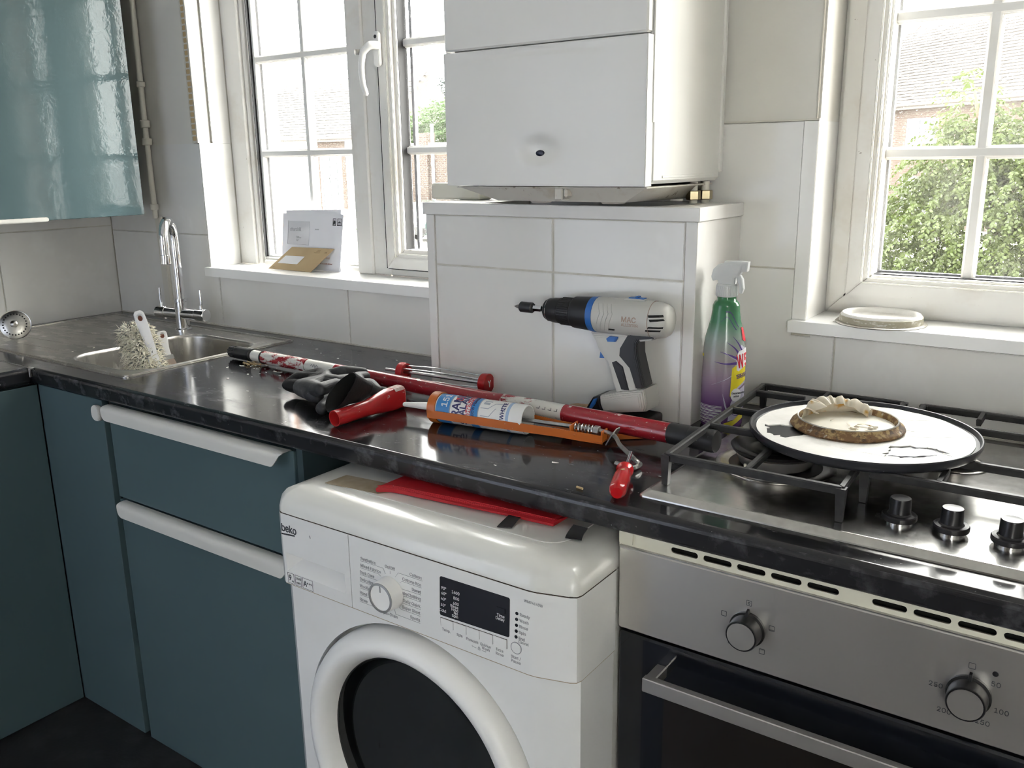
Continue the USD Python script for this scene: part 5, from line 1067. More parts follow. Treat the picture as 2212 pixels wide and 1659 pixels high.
obj('chuck_rib', [cyl((1.8735, DYC + .0246 * math.cos(t), AZ + .0246 * math.sin(t)), (1.8965, DYC + .0250 * math.cos(t), AZ + .0250 * math.sin(t)), .0012, 6) for t in np.arange(36) * math.pi / 18], 'drill_black', ck, kind='stuff')
obj('torque_ring', dlathe([(1.8995, .0), (1.8995, .0272), (1.9015, .0288), (1.9380, .0312), (1.9385, .0)], 56), 'drill_black', dl, smooth=30)
obj('blue_ring', dlathe([(1.9380, .0), (1.9380, .0316), (1.9500, .0322), (1.9505, .0)], 56), 'drill_blue', dl, smooth=30)
hs = dlathe([(1.9500, .0), (1.9500, .0318), (1.956, .0322), (1.985, .0330), (2.030, .0338), (2.055, .0332), (2.072, .0318), (2.083, .0292), (2.0900, .0250), (2.0935, .0175), (2.0945, .0)], 72, .97)
hb_ = obj('motor_housing', hs, 'drill_grey', dl, smooth=40)
HW = .0170
def D(pts): return Polygon(pts)
grip = D([(1.9390, 1.0720), (2.0160, 1.0780), (2.0770, 1.0800), (2.0610, 1.0680), (2.0330, 1.0630), (2.0260, 1.0520), (2.0260, 1.0390), (2.0440, 0.9790), (2.0510, 0.9600), (1.9980, 0.9520), (1.9760, 1.0220), (1.9700, 1.0240), (1.9560, 1.0420), (1.9500, 1.0560)])
obj('handle_core', puff(grip, DYC - HW, DYC + HW, .009, 'xz'), 'drill_grey', dl, smooth=40)
bg = D([(2.0210, 1.0800), (2.0720, 1.0810), (2.0650, 1.0720), (2.0400, 1.0680), (2.0360, 1.0610), (2.0370, 1.0420), (2.0530, 0.9850), (2.0350, 0.9780), (2.0210, 1.0150), (2.0000, 1.0350), (2.0010, 1.0500), (2.0140, 1.0720)])
obj('rubber_grip', puff(bg, DYC - HW - .0022, DYC + HW + .0022, .0065, 'xz'), 'drill_black', dl, smooth=40)
fg = D([(1.9850, 1.0230), (1.9960, 1.0280), (2.0110, 1.0180), (2.0250, 0.9740), (2.0060, 0.9730)])
obj('rubber_grip', puff(fg, DYC - HW - .0020, DYC + HW + .0020, .0055, 'xz'), 'drill_black', dl, smooth=40)
tr = D([(1.9530, 1.0530), (1.9740, 1.0530), (1.9750, 1.0450), (1.9720, 1.0260), (1.9560, 1.0250), (1.9580, 1.0390)])
obj('trigger', puff(tr.buffer(.001).buffer(-.001), DYC - .0105, DYC + .0105, .004, 'xz'), 'drill_blue', dl, smooth=40)
sw = D([(1.9770, 1.0650), (1.9830, 1.0700), (1.9990, 1.0700), (1.9980, 1.0660), (1.9950, 1.0610), (1.9800, 1.0600)])
obj('direction_button', puff(sw, DYC - HW - .006, DYC + HW + .006, .002, 'xz'), 'drill_blue', dl, smooth=30)
ft = D([(1.9680, 0.9600), (2.0080, 0.9720), (2.0560, 0.9830), (2.0620, 0.9520), (2.0600, 0.9430), (1.9780, 0.9280), (1.9700, 0.9440)])
FWD = .033
obj('foot', puff(ft, DYC - FWD, DYC + FWD, .010, 'xz'), 'drill_grey', dl, smooth=40)
fn = D([(1.9400, 0.9320), (1.9540, 0.9550), (1.9700, 0.9600), (1.9710, 0.9440), (1.9780, 0.9290), (1.9610, 0.9240), (1.9430, 0.9290)])
cl_ = obj('foot_front', puff(fn, DYC - FWD + .002, DYC + FWD - .002, .006, 'xz'), 'drill_black', dl, smooth=40)
obj('blue_catch', puff(D([(1.9490, 0.9360), (1.9580, 0.9530), (1.9660, 0.9560), (1.9630, 0.9450), (1.9540, 0.9340)]), DYC - FWD - .0008, DYC + FWD + .0008, .002, 'xz'), 'drill_blue', cl_, smooth=30)
bt0 = [(1.9720, 0.9290), (2.0670, 0.9440)]
obj('battery', [rbx(bt0[0][0] - .002, bt0[1][0], DYC - .034, DYC + .034, W + .0005, bt0[0][1] + .001, .006), bx(bt0[0][0] - .006, bt0[1][0] - .002, DYC - .030, DYC + .030, W + .0005, W + .012, .003)], 'drill_black', dl, smooth=30)
obj('battery_strip', puff(sbox(bt0[0][0] + .004, W + .004, bt0[1][0] - .018, W + .0185).buffer(-.002).buffer(.002), DYC - .0355, DYC + .0355, .001, 'xz'), 'drill_blue', dl, smooth=30)
# vents, seams, speed switch, worn lettering: on the near side of the housing
def onhouse(poly, d, mat_, name, par=hb_, tw=.0012):
    """Small raised or sunk shape following the housing's round side (x along, z up)."""
    m = prism(poly, -d, tw, 'xz').subdivide_to_size(.004); v = m.vertices
    zz_ = np.clip(v[:, 2] - AZ, -.031, .031); R_h = np.interp(v[:, 0], [1.95, 1.985, 2.03, 2.055, 2.072, 2.083, 2.09], [.0318, .0330, .0338, .0332, .0318, .0292, .025])
    v[:, 1] = DYC - .985 * np.sqrt(np.maximum(R_h ** 2 - zz_ ** 2, 1e-6)) + v[:, 1]; m.vertices = v
    return obj(name, m, mat_, par, smooth=False)
for q in ([(2.0620, 1.1160), (2.0870, 1.1180), (2.0890, 1.1140), (2.0640, 1.1120)], [(2.0650, 1.1090), (2.0890, 1.1110), (2.0910, 1.1080), (2.0670, 1.1050)], [(2.0640, 1.0960), (2.0890, 1.0970), (2.0880, 1.0940), (2.0610, 1.0930)], [(2.0580, 1.0900), (2.0850, 1.0910), (2.0830, 1.0880), (2.0570, 1.0870)]): onhouse(Polygon(q), .0003, 'black_void', 'vent_slot')
for i in range(4):
    a = 1.9605 + i * .0085
    onhouse(LineString([(a, 1.128), (a + .0075, 1.112), (a - .004, 1.080)]).buffer(.0006), .0005, 'drill_grey', 'housing_rib')
onhouse(Polygon([(1.9830, 1.0850), (1.9970, 1.0850), (1.9950, 1.0820), (1.9830, 1.0820)]), .0003, 'black_void', 'vent_slot')
obj('speed_switch', [bx(2.004, 2.046, DYC - .009, DYC + .009, AZ + .0305, AZ + .0352, .0015)], 'drill_grey', dl)
obj('speed_slider', [bx(2.012, 2.042, DYC - .0070, DYC + .0070, AZ + .034, AZ + .0366, .001), bx(2.025, 2.0305, DYC - .0065, DYC + .0065, AZ + .036, AZ + .0395, .001)], 'drill_blue', dl)
def htext(s_, h, x, z, mat_, bold=True):
    m = meshkit.text_mesh(s_, h, .0001, bold); v = m.vertices.copy(); m.vertices = np.c_[v[:, 0] + x, -v[:, 2], v[:, 1] + z]
    m = m.subdivide_to_size(.004); v = m.vertices; zz_ = v[:, 2] - AZ; v[:, 1] += DYC - .986 * np.sqrt(.0336 ** 2 - zz_ ** 2) - .0003; m.vertices = v
    return m
objs('worn_lettering', [htext('MAC', .0092, 2.012, AZ - .0025, ''), htext('ALLISTER', .0050, 2.012, AZ - .0100, '')], 'worn_print', hb_, smooth=False)
obj('housing_seam', dlathe([(2.0612, .0), (2.0612, .0333), (2.0620, .0333), (2.0620, .0)], 56, .975), 'worn_print', hb_)

# ================================================================ SPRAY BOTTLE
bc = V(2.1575, -.158)
sbt = thing('spray_bottle', 'half used purple and green degreaser spray bottle with clear trigger head beside the boxing', 'spray bottle', (bc[0], bc[1], W))
fv_ = unit(EYE[:2] - bc); rv_ = V(-fv_[1], fv_[0])
if rv_[0] < 0: rv_ = -rv_
prof = [(.000, .0345), (.004, .0365), (.02, .0370), (.08, .0372), (.140, .0360), (.158, .0342), (.175, .0300), (.190, .0262), (.205, .0240), (.216, .0232), (.222, .0205), (.226, .0165), (.236, .0160)]
bz_ = np.array([p[0] for p in prof]); br_ = np.array([p[1] for p in prof])
def hw(z): return np.interp(z, bz_, br_)
def hd_(z): return hw(z) * np.interp(z, [0, .14, .21, .226], [.70, .74, .86, 1.0])
def bsurf(s, z, lift=0.0):
    """A point on the bottle's near side: s from -1 (left edge) to 1 (right edge), z height above the foot."""
    s = np.clip(s, -.999, .999); a = hw(z) + lift; b = hd_(z) + lift
    return np.stack([bc[0] + rv_[0] * s * a + fv_[0] * np.sqrt(1 - s * s) * b, bc[1] + rv_[1] * s * a + fv_[1] * np.sqrt(1 - s * s) * b, W + .0022 * 0 + z], -1)
zs_ = np.unique(np.r_[np.linspace(0, .236, 40), bz_]); ang = np.arange(56) * 2 * math.pi / 56; rings = []
for z in zs_: rings.append(np.stack([bc[0] + rv_[0] * hw(z) * np.cos(ang) + fv_[0] * hd_(z) * np.sin(ang), bc[1] + rv_[1] * hw(z) * np.cos(ang) + fv_[1] * hd_(z) * np.sin(ang), np.full(56, W + z)], -1))
obj('bottle', loft(rings), 'bottle_sleeve', sbt, smooth=60)
def onbottle(poly, lift=.0005, th=.0003):
    m = prism(poly, 0, th, 'xy').subdivide_to_size(.006); v = m.vertices   # poly in (s * .037, z)
    m.vertices = bsurf(v[:, 0] / .037, v[:, 1], lift + v[:, 2]); return m if True else None
def bl(pts): return [(s * .037, z) for s, z in pts]
def stroke(pts, w0, w1):
    c = spline([(s * .037, z, 0) for s, z in pts], 8)[:, :2]; w = np.linspace(w0, w1, len(c)) / 2; d = np.gradient(c, axis=0); d /= np.linalg.norm(d, axis=1)[:, None]; n_ = np.c_[-d[:, 1], d[:, 0]]
    return Polygon(np.vstack([c + n_ * w[:, None], (c - n_ * w[:, None])[::-1]])).buffer(0)
obj('white_panel', onbottle(Polygon(bl([(.42, .062), (.99, .080), (.99, .142), (.80, .150), (.55, .118), (.45, .09)])).union(Polygon(bl([(.30, .012), (.99, .02), (.99, .075), (.62, .066), (.40, .045)]))), .0003), 'label_lilac', sbt, smooth=60)
objs('swirl', [onbottle(p, .0006) for p in (stroke([(-.42, .1195), (.1, .1165), (.62, .1175)], .0004, .005), stroke([(-.18, .138), (.35, .131), (.78, .122)], .0004, .005), stroke([(.12, .155), (.5, .144), (.86, .124)], .0004, .004), stroke([(.42, .165), (.7, .150), (.93, .128)], .0004, .003), stroke([(.0, .208), (.4, .204), (.78, .180)], .002, .0008), stroke([(-.3, .190), (.15, .198), (.62, .176)], .0004, .0014))], 'label_purple', sbt, smooth=60)
objs('swirl', [onbottle(p, .0006) for p in (stroke([(-.1, .142), (.35, .128), (.7, .121)], .0003, .0014), stroke([(.02, .062), (.2, .035), (.62, .014)], .0004, .003), stroke([(.08, .055), (.3, .028), (.7, .008)], .0004, .0025), stroke([(-.5, .078), (.1, .088), (.5, .098)], .0003, .0012))], 'label_lilac', sbt, smooth=60)
objs('label_block', [onbottle(Polygon(bl([(.34, .058), (.40, .1085), (.62, .1150), (.99, .1240), (.99, .085), (.66, .074), (.52, .060)])), .0008), onbottle(Polygon(bl([(.12, .002), (.55, .004), (.95, .016), (.95, .030), (.55, .014), (.12, .008)])), .0008), onbottle(Polygon(bl([(-.99, .126), (-.93, .126), (-.93, .131), (-.99, .131)])), .0008)], 'label_yellow', sbt, smooth=60)
def btext(s_, h, s0_, z0_, mat_, bold=True, lift=.0011, rot=0.0, par=sbt, sq=1.0, grow=0.0):
    m = meshkit.text_mesh(s_, h, .0002, bold); v = m.vertices.copy(); c_, n_ = math.cos(rot), math.sin(rot)
    if grow: v[:, 2] *= 1.0
    x, y = v[:, 0] * sq, v[:, 1]; m.vertices = np.c_[s0_ * .037 + x * c_ - y * n_, z0_ + x * n_ + y * c_, v[:, 2]]
    m = m.subdivide_to_size(.006); v = m.vertices; m.vertices = bsurf(v[:, 0] / .037, v[:, 1], lift + v[:, 2]); return m
def outline_of(m): return m
bt_ = meshkit.text_mesh('W5', .026, .0002, True)
wpoly = unary_union([Polygon([(.0, -.002), (.012, -.002), (.03, -.002), (.036, .012), (.036, .028), (.0, .028)])])
obj('letter_backing', onbottle(Polygon(bl([(.60, .1050), (.70, .1030), (.995, .1120), (.995, .1430), (.66, .1380), (.60, .130)])), .0010), 'label_white', sbt, smooth=60)
obj('lettering', btext('W5', .0235, .625, .1085, '', lift=.0016, rot=.12, sq=.36), 'label_red', sbt, smooth=False)
obj('lettering', btext('DEGREASER', .0070, .615, .0895, '', lift=.0014, rot=.22, sq=.30), 'label_purple', sbt, smooth=False)
obj('oval_label', onbottle(affinity.scale(Point(.60 * .037, .0605).buffer(.0105), .78, 1.12), .0013), 'label_white', sbt, smooth=60)
objs('lettering', [btext('Grease removing', .0036, .41, .0620, '', lift=.0018, sq=.52), btext('action', .0036, .50, .0565, '', lift=.0018, sq=.62)], 'print_dark', sbt, smooth=False)
objs('round_mark', [onbottle(affinity.scale(Point(.66 * .037, .032).buffer(.0100).difference(Point(.66 * .037, .032).buffer(.0090)), .85, 1), .0010), onbottle(affinity.scale(Point(.88 * .037, .041).buffer(.0085).difference(Point(.88 * .037, .041).buffer(.0075)), .5, 1), .0010)], 'label_purple', sbt, smooth=60)
obj('lettering', btext('CONCEPT', .0032, .56, .030, '', lift=.0012, sq=.6), 'label_purple', sbt, smooth=False)
objs('barcode', [onbottle(Polygon(bl([(-.985, .0065 + i * .00235), (.0 + .0 * i, .0055 + i * .00235), (.0, .0055 + i * .00235 + w_), (-.985, .0065 + i * .00235 + w_)])), .0007) for i, w_ in enumerate((.0007, .0012, .0006, .0014, .0008, .0006, .0013, .0007, .0012, .0007, .0014, .0008, .0006, .0010, .0006))], 'label_white', sbt, smooth=60)
obj('badge', onbottle(Polygon(bl([(.86, .158), (.99, .154), (.99, .178), (.90, .180)])), .0010), 'label_red', sbt, smooth=60)
# trigger head
tz = W + .232
hd2 = obj('collar', [lathe([(.0, .0), (.0178, .0), (.0182, .002), (.0178, .020), (.0165, .022), (.0, .022)], (bc[0], bc[1], tz), (0, 0, 1), 40)] + [cyl((bc[0] + .0180 * math.cos(t), bc[1] + .0180 * math.sin(t), tz + .002), (bc[0] + .0175 * math.cos(t), bc[1] + .0175 * math.sin(t), tz + .019), .0010, 6) for t in np.arange(30) * math.pi / 15], 'clear_plastic', sbt, smooth=30)
fw = unit(V(.97, .10)); fn2 = V(-fw[1], fw[0])
def hp2(x, z): return (x, z)
def headp(poly, half, b, mat_, name): 
    m = puff(poly, -half, half, b, 'xz'); v = m.vertices; m.vertices = np.c_[bc[0] + v[:, 0] * fw[0] - v[:, 1] * fn2[0], bc[1] + v[:, 0] * fw[1] - v[:, 1] * fn2[1], tz + v[:, 2]]; return obj(name, m, mat_, sbt, smooth=40)
headp(Polygon([(-.012, .020), (.012, .020), (.013, .034), (.020, .038), (.026, .046), (.026, .055), (-.0, .0565), (-.014, .054), (-.022, .046), (-.025, .034), (-.0225, .028), (-.016, .030), (-.013, .028)]).buffer(.0015), .0115, .004, 'clear_plastic', 'trigger_head')
headp(Polygon([(.021, .044), (.034, .0450), (.0355, .060), (.020, .0605), (-.004, .060), (-.006, .054)]).buffer(.001), .0095, .003, 'clear_plastic', 'nozzle')
headp(Polygon([(.0165, .036), (.022, .037), (.0265, .030), (.0285, .014), (.0265, .007), (.0235, .0085), (.0235, .018), (.020, .028)]).buffer(.0012), .0065, .0025, 'clear_plastic', 'trigger')
obj('dip_tube', cyl((bc[0], bc[1], W + .02), (bc[0], bc[1], W + .23), .0025, 8), 'clear_plastic', sbt)

# ================================================================ LETTERS ON THE LEFT WINDOW BOARD
def letter(name, label, quad, th, mat_, group=None):
    """A slightly bowed envelope from its four corners (bottom left, bottom right, top right, top left)."""
    q = [V(*p) for p in quad]; o = (q[0] + q[1]) / 2; t = thing(name, label, 'envelope', o, group=group)
    nrm = unit(np.cross(q[1] - q[0], q[3] - q[0]))
    def f(u, v): 
        p = (q[0] * ((1 - u) * (1 - v))[..., None] + q[1] * (u * (1 - v))[..., None] + q[2] * (u * v)[..., None] + q[3] * ((1 - u) * v)[..., None])
        return p + nrm * (.0022 * np.sin(u * math.pi) * np.sin(v * math.pi))[..., None]
    obj('envelope_body', sheet(f, 24, 16, th), mat_, t, smooth=60)
    def on(poly, lift=.0005):
        m = prism(poly, 0, .0002, 'xy').subdivide_to_size(.02); v = m.vertices
        m.vertices = f(v[:, 0], v[:, 1]) + nrm * (lift + v[:, 2])[:, None]; return m
    L1, L2 = np.linalg.norm(q[1] - q[0]), np.linalg.norm(q[3] - q[0])
    def tx(s_, h, u, v, lift=.0006, bold=False, sq=1.0):
        m = meshkit.text_mesh(s_, h, .0001, bold); a = m.vertices.copy(); a[:, 0] = u + a[:, 0] * sq / L1; a[:, 1] = v + a[:, 1] / L2
        m.vertices = f(a[:, 0], a[:, 1]) + nrm * (lift + a[:, 2])[:, None]; return m
    return t, on, tx
wq = [(0.6960, 0.0990, 1.0840), (0.9470, 0.0870, 1.0840), (0.9370, 0.1240, 1.2390), (0.6880, 0.1260, 1.2390)]
wq = [V(wq[0][0], .098, 1.0835), V(wq[1][0], .092, 1.0835), V(*(0.9510, 0.1100, 1.2400)), V(*(0.7020, 0.1140, 1.2380))]
wq[0] = V(*(0.6970, 0.0980, 1.0840)); wq[1] = V(*(0.9420, 0.0920, 1.0840));
for k in (0, 1): wq[k][2] = max(wq[k][2], 1.0835)
e1, on1, tx1 = letter('envelope', 'white window envelope leaning upright against the left window', wq, .0012, 'envelope_white')
obj('address_window', on1(sbox(.10, .44, .47, .86)), 'envelope_window', e1)
objs('window_edge', [on1(sbox(.098, .44, .103, .87), .0008), on1(sbox(.10, .437, .47, .442), .0008)], 'print_grey', e1)
objs('letter_text', [tx1('churchill', .0095, .135, .685, .0010, True, .9), tx1('Private', .0028, .25, .575, .001), tx1('Confidential', .0028, .25, .555, .001), tx1('4 Road', .0026, .25, .52, .001), tx1('Town', .0026, .25, .50, .001), tx1('Renewal', .003, .56, .715)], 'print_grey', e1, smooth=False)
st1 = [on1(sbox(a, .80, b, .925).difference(sbox(a + .006, .808, b - .006, .917)), .0006) for a, b in ((.845, .895), (.915, .985))]
st1 += [on1(affinity.scale(Polygon([(.855, .815), (.870, .835), (.885, .815), (.888, .87), (.875, .905), (.868, .88), (.856, .90)]), .9, .9), .0007), on1(Polygon([(.925, .845), (.975, .845), (.970, .862), (.953, .865), (.953, .885), (.947, .885), (.947, .865), (.930, .862)]), .0007), on1(sbox(.93, .815, .972, .822), .0007)]
objs('postmark', st1, 'print_dark', e1, smooth=False)
objs('letter_text', [tx1('Important documents enclosed', .0042, .62, .115, .0007, True, .72), tx1('churchill', .0055, .70, .21, .0007, False)], 'terracotta_print', e1, smooth=False)
mq = [V(*(0.6900, 0.0540, 1.0840)), V(*(0.8680, 0.0530, 1.0840)), V(*(0.9260, 0.0920, 1.1470)), V(*(0.7520, 0.0940, 1.1450))]
e2, on2, tx2 = letter('envelope', 'brown manila window envelope propped against the white one', mq, .0010, 'manila')
obj('address_window', on2(rrect(.085, .555, .26, .60, .01)), 'paper', e2)
objs('postmark', [tx2('On Her', .0030, .68, .88), tx2('Service', .0030, .68, .83), tx2('If undelivered', .0024, .66, .78), on2(Polygon([(.885, .80), (.94, .80), (.93, .83), (.915, .83), (.912, .86), (.905, .83), (.89, .83)]))], 'print_brown', e2, smooth=False)
objs('letter_text', [tx2('TC1', .0028, .05, .08)], 'print_brown', e2, smooth=False)
bq = [wq[0] + V(.004, .006, .0), wq[1] + V(-.004, .008, .0), wq[2] + V(-.012, .0035, .012), wq[3] + V(.010, .0035, .008)]
e3, on3, tx3 = letter('envelope', 'second white envelope just showing behind the first', bq, .0012, 'envelope_white')

# ================================================================ ROLLER SLEEVE AND BRUSHES IN THE SINK
va, vb = V(*(0.6950, -0.3850, 0.9720)), V(*(0.7750, -0.4050, 0.8710))
vd = unit(vb - va); vL = np.linalg.norm(vb - va)
vb = va + vd * (vL + .055) if True else vb
vL = np.linalg.norm(vb - va); NR = .031
rs = thing('roller_sleeve', 'shaggy cream paint roller sleeve standing in the sink bowl', 'paint roller', vb)
obj('core', lathe([(.016, .0), (NR, .0), (NR + .003, .008), (NR + .003, vL - .008), (NR, vL), (.016, vL)], va, vd, 40, closed=True), 'nap_cream', rs)
A3, B3, T3 = frame_of(vd)
def nap(n, seed, mat_, l0, l1):
    r = np.random.default_rng(seed); vs, fs = [], []
    for i in range(n):
        end = r.random() < .14
        a = r.uniform(0, 2 * math.pi); rad = math.cos(a) * A3 + math.sin(a) * B3; tang = -math.sin(a) * A3 + math.cos(a) * B3
        if end: p = va + rad * r.uniform(.016, NR) ; d = unit(-T3 + rad * r.uniform(-.2, .8) + tang * r.normal(0, .5))
        else: p = va + vd * r.uniform(0, vL) + rad * (NR + .001); d = unit(rad * 1.0 + tang * r.normal(0, .55) + T3 * r.normal(.15, .6))
        L = r.uniform(l0, l1); bend = V(0, 0, -1) * L * .25 + r.normal(0, .15, 3) * L
        w = r.uniform(.0011, .0021); s = unit(np.cross(d, r.normal(size=3))) * w; t2 = unit(np.cross(d, s)) * w
        k = len(vs); m1 = p + d * L * .6 + bend * .3; e = p + d * L + bend
        for c_, sc2 in ((p, 1), (m1, .8)): vs += [c_ + s * sc2, c_ - s * .5 * sc2 + t2 * .87 * sc2, c_ - s * .5 * sc2 - t2 * .87 * sc2]
        vs.append(e)
        for j in range(3):
            q = (j + 1) % 3; fs += [(k + j, k + q, k + 3 + q), (k + j, k + 3 + q, k + 3 + j), (k + 3 + j, k + 3 + q, k + 6)]
    return obj('nap', trimesh.Trimesh(np.array(vs), np.array(fs), process=False), mat_, rs, smooth=False, kind='stuff')
nap(2600, 21, 'nap_cream', .014, .027); nap(620, 22, 'nap_grey', .014, .0245)
def brush(label, tip, neck, w0, w1, th, hole, L2, spread, seed):
    """A flat handle with a hanging hole, a ferrule and bristles; tip = free end, neck = where the ferrule starts."""
    d = unit(neck - tip); view = unit(EYE - tip); sd = unit(np.cross(view, d)); nr = unit(np.cross(d, sd)); L = np.linalg.norm(neck - tip)
    t = thing('paint_brush', label, 'brush', neck + d * L2)
    pr = np.array([(0, .45), (.02, .75), (.06, .95), (.18, 1.0), (.40, .86), (.65, .70), (.82, .72), (.92, w1 / w0 * .8), (1.0, w1 / w0)])
    c = spline([(a * L, b * w0 / 2, 0) for a, b in pr], 6)[:, :2]; po = Polygon(np.vstack([np.c_[c[:, 1], c[:, 0]], np.c_[-c[::-1, 1], c[::-1, 0]]])).buffer(0)
    po = po.difference(affinity.scale(Point(0, hole).buffer(w0 * .20), 1, 1.35))
    obj('handle', trans(puff(po, -th / 2, th / 2, th * .42, 'xy'), basis(sd, d, np.cross(sd, d)), tip), 'brush_handle', t, smooth=45)
    obj('hole_back', trans(prism(affinity.scale(Point(0, hole).buffer(w0 * .2), 1, 1.3), -.0008, .0008, 'xy'), basis(sd, d, np.cross(sd, d)), tip), 'hole_brown', t)
    obj('ferrule', hull([neck + d * a + sd * s_ * w1 * .56 * k + nr * n_ * th * .62 for a, k in ((-.003, 1), (.009, 1.1)) for s_ in (-1, 1) for n_ in (-1, 1)]), 'zinc', t)
    obj('bristles', hull([neck + d * a + sd * s_ * w1 * .52 * k + nr * n_ * th * q for a, k, q in ((.008, 1.05, .58), (L2, spread, .35)) for s_ in (-1, 1) for n_ in (-1, 1)]), 'brush_bristle', t)
    return t
brush('larger white handled paint brush leaning behind the roller sleeve in the sink', V(*(0.7260, -0.3900, 1.0270)), V(*(0.8080, -0.3950, 0.8690)), .0265, .030, .013, .020, .050, 1.1, 1)
brush('smaller paint brush with ring end handle, right of the roller sleeve in the sink', V(*(0.7150, -0.3250, 0.9640)), V(*(0.7560, -0.3400, 0.9040)), .0245, .024, .011, .0135, .060, 1.9, 2)

# ================================================================ THINGS ON THE WASHING MACHINE
LZ = .8528
rbp = spline([(1.769, -.648, 0), (1.790, -.634, 0), (1.86, -.626, 0), (1.97, -.614, 0), (2.085, -.606, 0)], 8)[:, :2]
bgt = thing('red_bag', 'flat red folded bag pushed under the worktop on top of the washing machine', 'bag', (1.93, -.5, LZ))
bpoly = Polygon(np.vstack([rbp, [(2.09, -.40), (1.775, -.40)]])).buffer(0)
obj('bag', [puff(bpoly, LZ + .0005, LZ + .0115, .0035, 'xy')], 'bag_red', bgt, smooth=50)
obj('flap_fold', sheet(lambda u, v: np.stack([1.769 + u * .318 + v * .004, -.648 + .014 * np.minimum(u * 12, 1) + .022 * u + v * .030, LZ + .0082 + .0020 * np.sin(v * 3.1) + .0008 * np.sin(u * 9)], -1), 30, 8, .0012), 'bag_red', bgt, smooth=60)
obj('stitching', tube([(p[0], p[1] + .0045, LZ + .0118) for p in rbp], .0006, 6), 'red_tube', bgt)
for x, w_, L in ((2.022, .020, .052), (2.128, .024, .030)):
    obj('strap', sheet(lambda u, v: np.stack([x - w_ / 2 + u * w_ + .010 * v * v - .006 * v, -.600 - L * v * (1 - .18 * u), LZ + .0085 * (1 - v) ** 2 + .0012], -1), 5, 10, .0012), 'black_rubber', bgt, smooth=60)

# ================================================================ SCRAPS ON THE WORKTOP
r_ = np.random.default_rng(33); fk = []
def chip(c, s, flat=.0007):
    n_ = r_.integers(4, 7); a_ = np.sort(r_.uniform(0, 2 * math.pi, n_)); return hull(np.vstack([[(c[0] + math.cos(t) * s * r_.uniform(.5, 1.2), c[1] + math.sin(t) * s * r_.uniform(.3, .9), W + .0003 + z) for t in a_] for z in (0, flat)]) + r_.uniform(-.0001, .0001, (2 * n_, 3)))
for _ in range(16): fk.append(chip((1.035 + r_.normal(0, .035), -.300 + r_.normal(0, .022)), r_.uniform(.003, .007)))
for _ in range(14): fk.append(chip((1.115 + r_.normal(0, .03), -.330 + r_.normal(0, .022)), r_.uniform(.002, .006)))
for c_ in ((1.08, -.12), (1.16, -.14), (1.25, -.17), (1.37, -.16), (1.10, -.42), (1.23, -.47), (1.95, -.56), (2.02, -.50), (1.30, -.08), (1.03, -.09), (.955, -.07)): fk.append(chip(c_, r_.uniform(.002, .006)))
p_ = obj('paint_flake', fk, 'flake'); setd(p_, kind='stuff', label='loose white paint flakes scattered on the worktop near the sink', category='debris')
cu_ = []
for _ in range(12):
    c_ = V(1.033 + r_.normal(0, .014), -.297 + r_.normal(0, .008), W + .0022); a_ = r_.uniform(-.5, .7); L = r_.uniform(.014, .034); d_ = V(math.cos(a_), math.sin(a_), 0)
    cu_.append(tube([c_ - d_ * L / 2, c_ + V(0, r_.normal(0, .004), r_.uniform(.0, .0035)), c_ + d_ * L / 2], .0014, 6, 4))
p_ = obj('shaving', cu_, 'shaving'); setd(p_, kind='stuff', label='curled tan wood shavings below the tip of the pole', category='debris')
b_ = obj('cigarette_scrap', tube([(2.1070, -0.5770, 0.9120), (2.1180, -0.5790, 0.9120)], .0018, 8), 'shaving'); setd(b_, label='tiny brown scrap on the front of the worktop', category='debris')

